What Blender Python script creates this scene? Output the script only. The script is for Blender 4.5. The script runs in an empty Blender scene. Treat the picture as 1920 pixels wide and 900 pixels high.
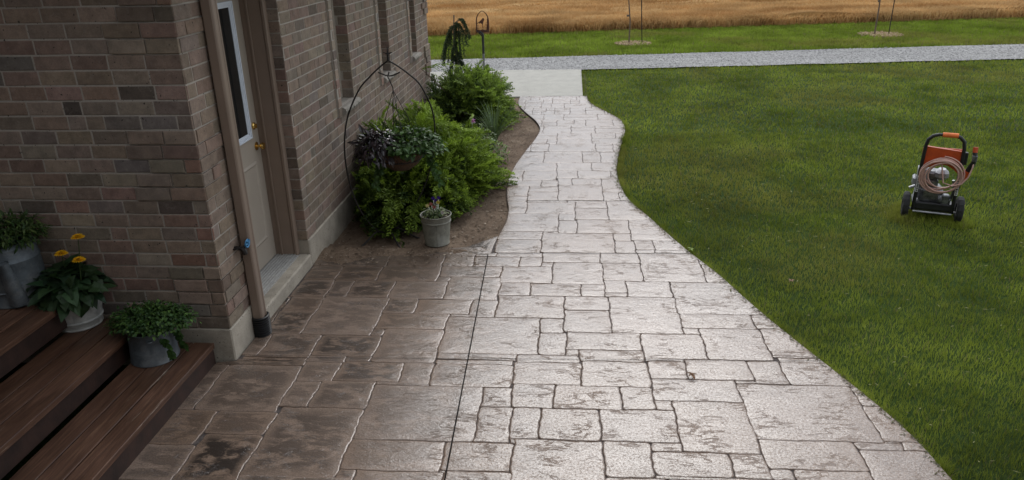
import bpy, math, random
import numpy as np
from mathutils import Vector, Matrix
rng = np.random.default_rng(7)
random.seed(7)
S = bpy.context.scene
COL = S.collection
PI = math.pi
R = math.radians

# ------------------------------------------------------------------ camera
F_PX, CX, CY, H = 1401.7, 960.0, 450.0, 2.4
def _norm(v): return v / np.linalg.norm(v)
_down = _norm(np.array([1040 - CX, -(3950 - CY), -F_PX])); _Z = -_down
_Y = np.array([1075 - CX, -(-114 - CY), -F_PX]); _Y = _norm(_Y - _Z * (_Y @ _Z))
_X = np.cross(_Y, _Z)
MW = np.array([_X, _Y, _Z])                       # camera -> world rotation
cam_d = bpy.data.cameras.new('camera'); cam = bpy.data.objects.new('camera', cam_d); COL.objects.link(cam)
m4 = Matrix([list(MW[i]) + [(0, 0, H)[i]] for i in range(3)] + [[0, 0, 0, 1]])
cam.matrix_world = m4
cam_d.sensor_width = 36; cam_d.lens = F_PX / 1920 * 36
cam_d.clip_start = 0.05; cam_d.clip_end = 2000
S.camera = cam
# ------------------------------------------------------------------ sky, sun, exposure
SUN_AZ, SUN_EL = R(6), R(41)
w = bpy.data.worlds.new('World'); S.world = w; w.use_nodes = True
nt = w.node_tree; nt.nodes.clear(); L = nt.links
wo = nt.nodes.new('ShaderNodeOutputWorld'); bg = nt.nodes.new('ShaderNodeBackground')
sky = nt.nodes.new('ShaderNodeTexSky'); sky.sky_type = 'NISHITA'; sky.sun_disc = False
sky.sun_elevation = SUN_EL; sky.sun_rotation = SUN_AZ; sky.dust_density = 3.0; sky.air_density = 1.0
tcw = nt.nodes.new('ShaderNodeTexCoord'); mpw = nt.nodes.new('ShaderNodeMapping')
mpw.inputs['Scale'].default_value = (1, 1, 3.0)
nzw = nt.nodes.new('ShaderNodeTexNoise'); nzw.inputs['Scale'].default_value = 2.2; nzw.inputs['Detail'].default_value = 7
nzw.inputs['Roughness'].default_value = 0.6
rpw = nt.nodes.new('ShaderNodeValToRGB')          # cloud brightness
rpw.color_ramp.elements[0].position = 0.3; rpw.color_ramp.elements[0].color = (3.4, 3.75, 4.3, 1)
rpw.color_ramp.elements[1].position = 0.68; rpw.color_ramp.elements[1].color = (8.3, 8.75, 9.3, 1)
rcv = nt.nodes.new('ShaderNodeValToRGB')          # cloud cover
rcv.color_ramp.elements[0].position = 0.28; rcv.color_ramp.elements[0].color = (0.55,) * 3 + (1,)
rcv.color_ramp.elements[1].position = 0.45; rcv.color_ramp.elements[1].color = (0.97,) * 3 + (1,)
# the cloud layer glows round the hidden sun
dotn = nt.nodes.new('ShaderNodeVectorMath'); dotn.operation = 'DOT_PRODUCT'
dotn.inputs[1].default_value = (math.sin(SUN_AZ) * math.cos(SUN_EL), math.cos(SUN_AZ) * math.cos(SUN_EL), math.sin(SUN_EL))
glow = nt.nodes.new('ShaderNodeMapRange'); glow.interpolation_type = 'SMOOTHSTEP'
glow.inputs['From Min'].default_value = 0.45; glow.inputs['From Max'].default_value = 1.0
glow.inputs['To Min'].default_value = 1.0; glow.inputs['To Max'].default_value = 1.62
mulw = nt.nodes.new('ShaderNodeVectorMath'); mulw.operation = 'SCALE'
mixw = nt.nodes.new('ShaderNodeMixRGB')
L.new(tcw.outputs['Generated'], mpw.inputs['Vector']); L.new(mpw.outputs[0], nzw.inputs['Vector'])
L.new(nzw.outputs['Fac'], rpw.inputs[0]); L.new(nzw.outputs['Fac'], rcv.inputs[0])
L.new(tcw.outputs['Generated'], dotn.inputs[0]); L.new(dotn.outputs['Value'], glow.inputs['Value'])
L.new(rpw.outputs[0], mulw.inputs[0]); L.new(glow.outputs[0], mulw.inputs['Scale'])
L.new(rcv.outputs[0], mixw.inputs[0]); L.new(sky.outputs[0], mixw.inputs[1]); L.new(mulw.outputs[0], mixw.inputs[2])
L.new(mixw.outputs[0], bg.inputs['Color']); bg.inputs['Strength'].default_value = 0.12
L.new(bg.outputs[0], wo.inputs['Surface'])
sl = bpy.data.lights.new('sun', 'SUN'); so = bpy.data.objects.new('sun', sl); COL.objects.link(so)
sl.energy = 1.1; sl.angle = R(30); sl.color = (1.0, 0.98, 0.95)
_sd = Vector((math.sin(SUN_AZ) * math.cos(SUN_EL), math.cos(SUN_AZ) * math.cos(SUN_EL), math.sin(SUN_EL)))
so.rotation_euler = _sd.to_track_quat('Z', 'Y').to_euler(); so.location = (10, 20, 20)
S.view_settings.view_transform = 'Standard'; S.view_settings.look = 'None'
S.view_settings.exposure = 0.25; S.view_settings.gamma = 1.0
S.render.engine = 'CYCLES'

# ------------------------------------------------------------------ helpers
def ray(u, v): return MW @ np.array([(u - CX) / F_PX, -(v - CY) / F_PX, -1.0])
def gz(u, v, z=0.0):
    d = ray(u, v); t = (z - H) / d[2]; return (t * d[0], t * d[1])

def tag(o, label=None, cat=None, group=None, kind=None):
    if label: o['label'] = label
    if cat: o['category'] = cat
    if group: o['group'] = group
    if kind: o['kind'] = kind
    return o
def empty(name, loc=(0, 0, 0), rz=0, **k):
    o = bpy.data.objects.new(name, None); COL.objects.link(o); o.location = loc; o.rotation_euler = (0, 0, rz)
    o.empty_display_size = 0.1
    return tag(o, **k)
def copy_tree(o, parent=None):
    c = o.copy(); COL.objects.link(c); c.parent = parent
    for ch in list(o.children): copy_tree(ch, c)
    return c

class MB:
    def __init__(s): s.v = []; s.f = []; s.c = []; s.m = []; s.col = (1, 1, 1, 1); s.mi = 0
    def add(s, vs, fs, col=None):
        b = len(s.v); s.v += [tuple(p) for p in vs]
        s.c += [(col or s.col)] * len(vs)
        for f in fs: s.f.append([b + i for i in f]); s.m.append(s.mi)
        return b
    def box(s, x0, x1, y0, y1, z0, z1, j=0.0):
        v = [[x, y, z] for z in (z0, z1) for y in (y0, y1) for x in (x0, x1)]
        if j: v = [[a + random.uniform(-j, j) for a in p] for p in v]
        s.add(v, [(0, 2, 3, 1), (4, 5, 7, 6), (0, 1, 5, 4), (2, 6, 7, 3), (0, 4, 6, 2), (1, 3, 7, 5)])
    def rbox(s, x0, x1, y0, y1, z0, z1, r=0.004):
        # box with chamfered edges (three-ring)
        r = min(r, (x1 - x0) / 2.1, (y1 - y0) / 2.1, (z1 - z0) / 2.1)
        rings = []
        for z, k in ((z0, r), (z0 + r, 0), (z1 - r, 0), (z1, r)):
            a0, a1, b0, b1 = x0 + k, x1 - k, y0 + k, y1 - k; q = r if k == 0 else r * .5
            rings.append([(a0 + q, b0, z), (a1 - q, b0, z), (a1, b0 + q, z), (a1, b1 - q, z), (a1 - q, b1, z), (a0 + q, b1, z), (a0, b1 - q, z), (a0, b0 + q, z)])
        v = [p for rr in rings for p in rr]; f = []
        for i in range(3):
            for j in range(8):
                f.append((i * 8 + j, i * 8 + (j + 1) % 8, (i + 1) * 8 + (j + 1) % 8, (i + 1) * 8 + j))
        f.append(tuple(range(7, -1, -1))); f.append(tuple(range(24, 32)))
        s.add(v, f)
    def lathe(s, prof, n=32, c=(0, 0, 0), sx=1, sy=1, closed=False):
        v = []; f = []
        for (r, z) in prof:
            for k in range(n):
                a = 2 * PI * k / n; v.append((c[0] + r * math.cos(a) * sx, c[1] + r * math.sin(a) * sy, c[2] + z))
        for i in range(len(prof) - 1):
            for k in range(n):
                f.append((i * n + k, i * n + (k + 1) % n, (i + 1) * n + (k + 1) % n, (i + 1) * n + k))
        if closed:
            f.append(tuple(range(n - 1, -1, -1))); f.append(tuple(range((len(prof) - 1) * n, len(prof) * n)))
        s.add(v, f)
    def tube(s, pts, r, n=8, cap=True, closed=False):
        P = [Vector(p) for p in pts]; N = len(P)
        rr = r if hasattr(r, '__len__') else [r] * N
        v = []; up = Vector((0.13, 0.21, 1)).normalized(); prev = None
        for i in range(N):
            if closed: t = P[(i + 1) % N] - P[i - 1]
            else: t = P[min(i + 1, N - 1)] - P[max(i - 1, 0)]
            t.normalize()
            if prev is None: a = t.cross(up); a = a if a.length > 1e-3 else t.cross(Vector((1, 0, 0)))
            else: a = prev - t * prev.dot(t)
            a.normalize(); prev = a; b = t.cross(a)
            for k in range(n):
                q = 2 * PI * k / n; v.append(P[i] + a * (rr[i] * math.cos(q)) + b * (rr[i] * math.sin(q)))
        f = []
        for i in range(N if closed else N - 1):
            j = (i + 1) % N
            for k in range(n): f.append((i * n + k, i * n + (k + 1) % n, j * n + (k + 1) % n, j * n + k))
        if cap and not closed: f.append(tuple(range(n - 1, -1, -1))); f.append(tuple(range((N - 1) * n, N * n)))
        s.add(v, f)
    def leaf(s, p, d, nrm, ln, wd, col, bend=0.25):
        # pointed leaf with midrib fold: 6 verts
        wd = wd * ln; p = np.array(p, float); d = _norm(np.array(d, float)); nrm = np.array(nrm, float)
        sd = np.cross(d, nrm); sd = sd / (np.linalg.norm(sd) + 1e-9); up = np.cross(sd, d)
        a = p; m1 = p + d * ln * .35 + up * ln * .04; m2 = p + d * ln * .7 - up * ln * bend * .25; t = p + d * ln - up * ln * bend
        l1 = m1 + sd * wd * .5 + up * wd * .12; r1 = m1 - sd * wd * .5 + up * wd * .12
        l2 = m2 + sd * wd * .36 + up * wd * .08; r2 = m2 - sd * wd * .36 + up * wd * .08
        s.add([a, l1, m1, r1, l2, m2, r2, t], [(0, 2, 1), (0, 3, 2), (1, 2, 5, 4), (2, 3, 6, 5), (4, 5, 7), (5, 6, 7)], col)
    def build(s, name, mat, parent=None, smooth=False, bevel=0, loc=None):
        me = bpy.data.meshes.new(name); me.from_pydata([tuple(map(float, p)) for p in s.v], [], s.f)
        mats = mat if isinstance(mat, (list, tuple)) else [mat]
        for m in mats: me.materials.append(m)
        if len(mats) > 1: me.polygons.foreach_set('material_index', s.m)
        ca = me.color_attributes.new('Col', 'FLOAT_COLOR', 'POINT')
        ca.data.foreach_set('color', np.array(s.c, dtype=np.float32).ravel())
        if smooth: me.polygons.foreach_set('use_smooth', [True] * len(me.polygons))
        me.update()
        o = bpy.data.objects.new(name, me); COL.objects.link(o)
        if parent: o.parent = parent
        if loc: o.location = loc
        if bevel:
            b = o.modifiers.new('bevel', 'BEVEL'); b.width = bevel; b.segments = 2; b.limit_method = 'ANGLE'
        if smooth and smooth != 'all':
            e = o.modifiers.new('split', 'EDGE_SPLIT'); e.split_angle = R(38)
        return o

def np_mesh(name, V, F, C, mat, kind=None, parent=None):
    """V (n,3), F (m,3) triangles, C (n,3) colours"""
    me = bpy.data.meshes.new(name); me.vertices.add(len(V)); me.vertices.foreach_set('co', V.astype(np.float32).ravel())
    me.loops.add(F.size); me.loops.foreach_set('vertex_index', F.astype(np.int32).ravel())
    me.polygons.add(len(F)); me.polygons.foreach_set('loop_start', np.arange(0, F.size, 3, dtype=np.int32))
    me.polygons.foreach_set('loop_total', np.full(len(F), 3, dtype=np.int32))
    me.materials.append(mat); me.update(calc_edges=True); me.validate()
    ca = me.color_attributes.new('Col', 'FLOAT_COLOR', 'POINT')
    ca.data.foreach_set('color', np.hstack([C, np.ones((len(C), 1))]).astype(np.float32).ravel())
    o = bpy.data.objects.new(name, me); COL.objects.link(o)
    if kind: o['kind'] = kind
    if parent: o.parent = parent
    return o

# ---------------- materials
class N:
    def __init__(s, name):
        s.m = bpy.data.materials.new(name); s.m.use_nodes = True; s.t = s.m.node_tree
        s.b = s.t.nodes['Principled BSDF']; s.tc = s.t.nodes.new('ShaderNodeTexCoord')
    def n(s, t, **k):
        x = s.t.nodes.new(t)
        for a, b in k.items():
            if hasattr(x, a): setattr(x, a, b)
            else: x.inputs[a.replace('_', ' ')].default_value = b
        return x
    def l(s, a, b): s.t.links.new(a, b)
    def noise(s, scale, detail=4, rough=0.55, vec=None, dist=0.0, st=None):
        x = s.n('ShaderNodeTexNoise'); x.inputs['Scale'].default_value = scale; x.inputs['Detail'].default_value = detail
        x.inputs['Roughness'].default_value = rough; x.inputs['Distortion'].default_value = dist
        v = vec or s.tc.outputs['Object']
        if st:
            mp = s.n('ShaderNodeMapping'); mp.inputs['Scale'].default_value = st[:3]
            if len(st) > 3: mp.inputs['Rotation'].default_value = (0, 0, st[3])
            s.l(v, mp.inputs['Vector']); v = mp.outputs[0]
        s.l(v, x.inputs['Vector']); return x.outputs['Fac']
    def ramp(s, fac, stops):
        x = s.n('ShaderNodeValToRGB'); e = x.color_ramp.elements
        while len(e) < len(stops): e.new(0.5)
        for i, (p, c) in enumerate(stops):
            e[i].position = p; e[i].color = (tuple(c) if hasattr(c, '__len__') else (c, c, c)) + (1,)
        s.l(fac, x.inputs[0]); return x.outputs[0]
    def mix(s, a, b, fac, mode='MIX'):
        x = s.n('ShaderNodeMixRGB'); x.blend_type = mode
        for i, q in ((0, fac), (1, a), (2, b)):
            if isinstance(q, (int, float)): x.inputs[i].default_value = q if i == 0 else (q, q, q, 1)
            elif isinstance(q, tuple): x.inputs[i].default_value = q + (1,)
            else: s.l(q, x.inputs[i])
        return x.outputs[0]
    def math(s, op, a, b=0.0):
        x = s.n('ShaderNodeMath'); x.operation = op
        for i, q in ((0, a), (1, b)):
            if isinstance(q, (int, float)): x.inputs[i].default_value = q
            else: s.l(q, x.inputs[i])
        return x.outputs[0]
    def attr(s, name='Col'):
        x = s.n('ShaderNodeAttribute'); x.attribute_name = name; return x
    def bump(s, h, strength=0.3, dist=0.01, prev=None):
        x = s.n('ShaderNodeBump'); x.inputs['Strength'].default_value = strength; x.inputs['Distance'].default_value = dist
        s.l(h, x.inputs['Height'])
        if prev: s.l(prev, x.inputs['Normal'])
        s.l(x.outputs[0], s.b.inputs['Normal']); return x.outputs[0]
    def base(s, q):
        if isinstance(q, tuple): s.b.inputs['Base Color'].default_value = q + (1,)
        else: s.l(q, s.b.inputs['Base Color'])
    def set(s, **k):
        for a, v in k.items():
            i = s.b.inputs[{'rough': 'Roughness', 'metal': 'Metallic', 'spec': 'Specular IOR Level', 'coat': 'Coat Weight', 'coatr': 'Coat Roughness', 'coati': 'Coat IOR', 'ior': 'IOR', 'sheen': 'Sheen Weight'}[a]]
            if isinstance(v, (int, float)): i.default_value = v
            else: s.l(v, i)
        return s

def simple(name, col, rough=0.5, metal=0.0, var=0.15, scale=20, bump=0.0, bscale=60, spec=0.5):
    k = N(name); nz = k.noise(scale, 5)
    c2 = tuple(min(1, c * (1 + var)) for c in col); c1 = tuple(c * (1 - var) for c in col)
    k.base(k.ramp(nz, [(0.3, c1), (0.7, c2)])); k.set(rough=rough, metal=metal, spec=spec)
    if bump: k.bump(k.noise(bscale, 5), bump, 0.003)
    return k.m

def mat_vcol(name, rough=0.6, trans=0.0, spec=0.3, var=0.25, scale=30):
    k = N(name); a = k.attr().outputs['Color']
    c = k.mix(a, k.ramp(k.noise(scale, 3), [(0.3, 1 - var), (0.7, 1 + var)]), 1.0, 'MULTIPLY')
    k.base(c); k.set(rough=rough, spec=spec)
    if trans:
        tr = k.n('ShaderNodeBsdfTranslucent'); k.l(c, tr.inputs['Color'])
        mx = k.n('ShaderNodeMixShader'); mx.inputs[0].default_value = trans
        out = k.t.nodes['Material Output']; k.l(k.b.outputs[0], mx.inputs[1]); k.l(tr.outputs[0], mx.inputs[2]); k.l(mx.outputs[0], out.inputs[0])
    return k.m
def mat_brick():
    k = N('brick'); a = k.attr().outputs['Color']
    big = k.ramp(k.noise(14, 5, 0.65), [(0.3, 0.72), (0.7, 1.2)])
    fine = k.ramp(k.noise(160, 4, 0.7), [(0.3, 0.82), (0.72, 1.15)])
    wear = k.ramp(k.noise(38, 5, 0.7, dist=0.6), [(0.55, 0.0), (0.72, 1.0)])
    c = k.mix(k.mix(a, big, 1.0, 'MULTIPLY'), fine, 1.0, 'MULTIPLY')
    c = k.mix(c, (0.33, 0.29, 0.25), k.math('MULTIPLY', wear, 0.33))
    holes = k.ramp(k.noise(55, 2), [(0.27, 1.0), (0.3, 0.0)])
    c = k.mix(c, (0.03, 0.025, 0.02), holes)
    k.base(c); k.set(rough=0.88, spec=0.25)
    b = k.bump(k.noise(22, 4, 0.6), 0.6, 0.006); k.bump(k.noise(190, 5, 0.7), 0.55, 0.003, b)
    return k.m
def mat_concrete(name, col, stain=0.3, rough=0.85):
    k = N(name); c = tuple(col)
    q = k.mix(c, k.ramp(k.noise(4.5, 7, 0.65), [(0.3, 1 - stain), (0.7, 1 + stain * .5)]), 1.0, 'MULTIPLY')
    q = k.mix(q, k.ramp(k.noise(120, 4, 0.7), [(0.3, 0.85), (0.7, 1.1)]), 1.0, 'MULTIPLY')
    pits = k.ramp(k.noise(70, 1), [(0.25, 1.0), (0.285, 0.0)])
    q = k.mix(q, (0.05, 0.045, 0.04), pits)
    k.base(q); k.set(rough=rough, spec=0.3); k.bump(k.noise(90, 6, 0.7), 0.35, 0.003); return k.m
def mat_wood():
    k = N('stained_deck_boards'); a = k.attr().outputs['Color']
    v = k.n('ShaderNodeVectorMath'); v.operation = 'ADD'; k.l(k.tc.outputs['Object'], v.inputs[0])
    sc = k.n('ShaderNodeVectorMath'); sc.operation = 'SCALE'; sc.inputs['Scale'].default_value = 9.0; k.l(a, sc.inputs[0]); k.l(sc.outputs[0], v.inputs[1])
    g = k.noise(30, 6, 0.65, vec=v.outputs[0], dist=0.8, st=(2.2, 0.10, 2.2)); g2 = k.noise(140, 3, 0.6, vec=v.outputs[0], st=(1, 0.05, 1))
    kn = k.noise(4, 4, 0.6, vec=v.outputs[0], st=(1, 0.5, 1))
    c = k.ramp(g, [(0.25, (0.052, 0.023, 0.013)), (0.5, (0.095, 0.044, 0.025)), (0.75, (0.150, 0.080, 0.046))])
    c = k.mix(c, k.ramp(g2, [(0.3, 0.75), (0.7, 1.2)]), 1.0, 'MULTIPLY')
    c = k.mix(c, k.ramp(kn, [(0.3, 0.6), (0.65, 1.25)]), 1.0, 'MULTIPLY')
    scratch = k.ramp(k.noise(26, 6, 0.8, vec=v.outputs[0], st=(1.5, 0.06, 1)), [(0.62, 0.0), (0.68, 0.8)])
    c = k.mix(c, (0.34, 0.27, 0.2), scratch)
    k.base(c); k.set(rough=k.ramp(kn, [(0.3, 0.42), (0.7, 0.65)]), spec=0.45)
    b = k.bump(g, 0.35, 0.003); k.bump(g2, 0.3, 0.0015, b); return k.m
def mat_stone():
    """stamped, antiqued and sealed concrete; Col = (random, random, 1 in the stone's middle .. 0 at its rim)"""
    k = N('stamped_concrete'); a = k.attr(); sep = k.n('ShaderNodeSeparateColor'); k.l(a.outputs['Color'], sep.inputs[0])
    rnd, rnd2, mid = sep.outputs[0], sep.outputs[1], sep.outputs[2]
    cb = k.n('ShaderNodeCombineXYZ'); k.l(k.math('MULTIPLY', rnd, 37.0), cb.inputs[0]); k.l(k.math('MULTIPLY', rnd2, 53.0), cb.inputs[1])
    v = k.n('ShaderNodeVectorMath'); v.operation = 'ADD'; k.l(k.tc.outputs['Object'], v.inputs[0]); k.l(cb.outputs[0], v.inputs[1]); V = v.outputs[0]
    slate = k.noise(7.5, 8, 0.68, vec=V, dist=0.35, st=(0.8, 1.6, 1, 0.5))
    ridge = k.noise(8, 5, 0.62, vec=V, dist=0.5, st=(0.55, 1.7, 1, 0.55))
    rg = k.math('ABSOLUTE', k.math('SUBTRACT', ridge, 0.5))
    rgl = k.math('MULTIPLY', k.ramp(rg, [(0.0, 1.0), (0.022, 0.0)]), k.ramp(k.noise(4.5, 3, 0.5, vec=V), [(0.5, 0.0), (0.6, 1.0)]))
    grain = k.noise(115, 3, 0.7, vec=V); pit = k.noise(48, 4, 0.7, vec=V)
    base = k.mix((0.200, 0.132, 0.091), (0.230, 0.165, 0.126), rnd)
    base = k.mix(base, k.ramp(grain, [(0.3, 0.6), (0.7, 1.3)]), 1.0, 'MULTIPLY')
    # dark release colour held in the rough middle of a stone
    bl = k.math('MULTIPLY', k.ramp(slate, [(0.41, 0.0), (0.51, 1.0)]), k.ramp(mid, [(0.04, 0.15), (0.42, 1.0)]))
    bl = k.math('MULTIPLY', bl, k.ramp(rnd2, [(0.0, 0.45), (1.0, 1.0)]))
    # far from the house the release colour is thinner
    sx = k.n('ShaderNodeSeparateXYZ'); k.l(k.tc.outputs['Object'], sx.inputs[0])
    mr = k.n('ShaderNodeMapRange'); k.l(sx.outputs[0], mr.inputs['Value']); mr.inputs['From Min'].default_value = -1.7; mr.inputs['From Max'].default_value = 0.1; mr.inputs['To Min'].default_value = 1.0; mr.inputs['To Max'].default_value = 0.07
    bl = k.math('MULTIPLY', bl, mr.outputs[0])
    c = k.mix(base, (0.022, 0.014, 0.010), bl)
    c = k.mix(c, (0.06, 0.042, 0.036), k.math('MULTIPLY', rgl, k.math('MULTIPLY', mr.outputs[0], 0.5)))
    big = k.ramp(k.noise(1.3, 4, 0.6), [(0.3, 0.82), (0.7, 1.12)])
    c = k.mix(c, big, 1.0, 'MULTIPLY')
    # soil washed over the stones beside the bed
    bd = k.n('ShaderNodeMapRange'); k.l(sx.outputs[1], bd.inputs['Value']); bd.inputs['From Min'].default_value = 4.95; bd.inputs['From Max'].default_value = 5.65
    lx = k.n('ShaderNodeMapRange'); k.l(sx.outputs[0], lx.inputs['Value']); lx.inputs['From Min'].default_value = -0.5; lx.inputs['From Max'].default_value = -1.1
    soil = k.math('MULTIPLY', k.math('MULTIPLY', bd.outputs[0], lx.outputs[0]), k.ramp(k.noise(5, 6, 0.7), [(0.32, 0.0), (0.6, 1.0)]))
    c = k.mix(c, (0.085, 0.06, 0.042), soil)
    k.base(c)
    worn = k.math('MULTIPLY', k.ramp(k.noise(85, 4, 0.8, vec=V), [(0.36, 0.12), (0.56, 1.0)]), k.ramp(k.noise(9, 6, 0.7, vec=V, st=(0.6, 1.8, 1, 0.5)), [(0.3, 0.8), (0.6, 1.0)]))
    rr = k.ramp(k.noise(3.0, 5, 0.65), [(0.3, 0.08), (0.7, 0.17)])
    k.set(rough=0.6, spec=0.22, coat=k.math('MULTIPLY', worn, k.math('SUBTRACT', 1.0, k.math('MULTIPLY', soil, 0.9))), coatr=rr, coati=1.72)
    b = k.bump(slate, 0.6, 0.012); b = k.bump(rgl, 0.6, -0.005, b); b = k.bump(pit, 0.5, 0.003, b); b = k.bump(grain, 0.4, 0.001, b)
    crk = k.noise(24, 5, 0.7, vec=V, dist=0.3, st=(0.5, 1.7, 1, 0.6))
    b = k.bump(slate, 0.45, 0.009); b = k.bump(rgl, 0.9, -0.005, b); b = k.bump(crk, 0.4, 0.004, b); b = k.bump(pit, 0.3, 0.002, b); bc = k.bump(grain, 0.4, 0.0012, b)
    b = k.bump(slate, 0.6, 0.012); b = k.bump(pit, 0.5, 0.003, b)
    k.l(bc, k.b.inputs['Coat Normal'])
    return k.m
def mat_grout():
    k = N('stamped_joint'); k.base(k.ramp(k.noise(30, 4), [(0.3, (0.04, 0.032, 0.029)), (0.7, (0.12, 0.10, 0.092))])); k.set(rough=0.85, spec=0.15); k.bump(k.noise(80, 4), 0.5, 0.003); return k.m
def mat_ground():
    k = N('lawn_soil')
    c = k.ramp(k.noise(0.55, 6, 0.6), [(0.3, (0.030, 0.050, 0.012)), (0.55, (0.045, 0.078, 0.016)), (0.75, (0.072, 0.098, 0.022))])
    c = k.mix(c, k.ramp(k.noise(60, 4, 0.8), [(0.3, 0.55), (0.7, 1.3)]), 1.0, 'MULTIPLY')
    k.base(c); k.set(rough=0.95, spec=0.1); k.bump(k.noise(70, 5, 0.8), 0.9, 0.02); return k.m
def mat_dirt():
    k = N('bed_soil')
    c = k.ramp(k.noise(3.2, 8, 0.68, dist=0.4), [(0.3, (0.10, 0.068, 0.047)), (0.52, (0.19, 0.135, 0.095)), (0.75, (0.28, 0.21, 0.15))])
    c = k.mix(c, k.ramp(k.noise(75, 5, 0.8), [(0.3, 0.62), (0.7, 1.25)]), 1.0, 'MULTIPLY')
    k.base(c); k.set(rough=0.95, spec=0.15)
    b = k.bump(k.noise(14, 6, 0.7), 0.8, 0.03); k.bump(k.noise(120, 4, 0.8), 0.7, 0.006, b); return k.m
def mat_gravel():
    k = N('crushed_gravel')
    vo = k.n('ShaderNodeTexVoronoi'); vo.inputs['Scale'].default_value = 34; k.l(k.tc.outputs['Object'], vo.inputs['Vector'])
    sp = k.n('ShaderNodeSeparateColor'); k.l(vo.outputs['Color'], sp.inputs[0])
    c = k.ramp(sp.outputs[0], [(0.0, (0.14, 0.135, 0.13)), (0.35, (0.30, 0.29, 0.28)), (1.0, (0.48, 0.465, 0.45))])
    c = k.mix(c, k.ramp(k.noise(1.1, 5, 0.7, st=(0.25, 1.6, 1)), [(0.3, 0.78), (0.7, 1.12)]), 1.0, 'MULTIPLY')
    k.base(c); k.set(rough=0.9, spec=0.3); k.bump(vo.outputs['Distance'], 0.9, 0.03); return k.m
def mat_field():
    k = N('ripe_crop'); V = k.tc.outputs['Object']
    band = k.noise(0.16, 7, 0.62, st=(0.16, 1.5, 1, 0.11), dist=0.5); fine = k.noise(9, 6, 0.8, st=(0.5, 1.6, 1))
    c = k.ramp(band, [(0.36, (0.36, 0.18, 0.06)), (0.5, (0.50, 0.28, 0.10)), (0.62, (0.64, 0.42, 0.19))])
    c = k.mix(c, k.ramp(fine, [(0.3, 0.72), (0.7, 1.25)]), 1.0, 'MULTIPLY')
    k.base(c); k.set(rough=0.95, spec=0.1); k.bump(fine, 1.0, 0.12); return k.m
def mat_galv(name='galvanised', tint=(0.23, 0.26, 0.29), metal=0.35):
    k = N(name); c1 = tuple(x * .62 for x in tint); c2 = tuple(min(1, x * 1.35) for x in tint)
    c = k.ramp(k.noise(16, 7, 0.7, dist=0.7), [(0.3, c1), (0.7, c2)])
    c = k.mix(c, (0.34, 0.33, 0.31), k.math('MULTIPLY', k.ramp(k.noise(6, 6, 0.75), [(0.5, 0.0), (0.7, 1.0)]), 0.5))
    rust = k.ramp(k.noise(26, 5, 0.7), [(0.74, 0.0), (0.80, 0.4)])
    c = k.mix(c, (0.11, 0.065, 0.04), rust)
    k.base(c); k.set(rough=0.58, metal=metal); k.bump(k.noise(10, 4), 0.25, 0.01); return k.m

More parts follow.
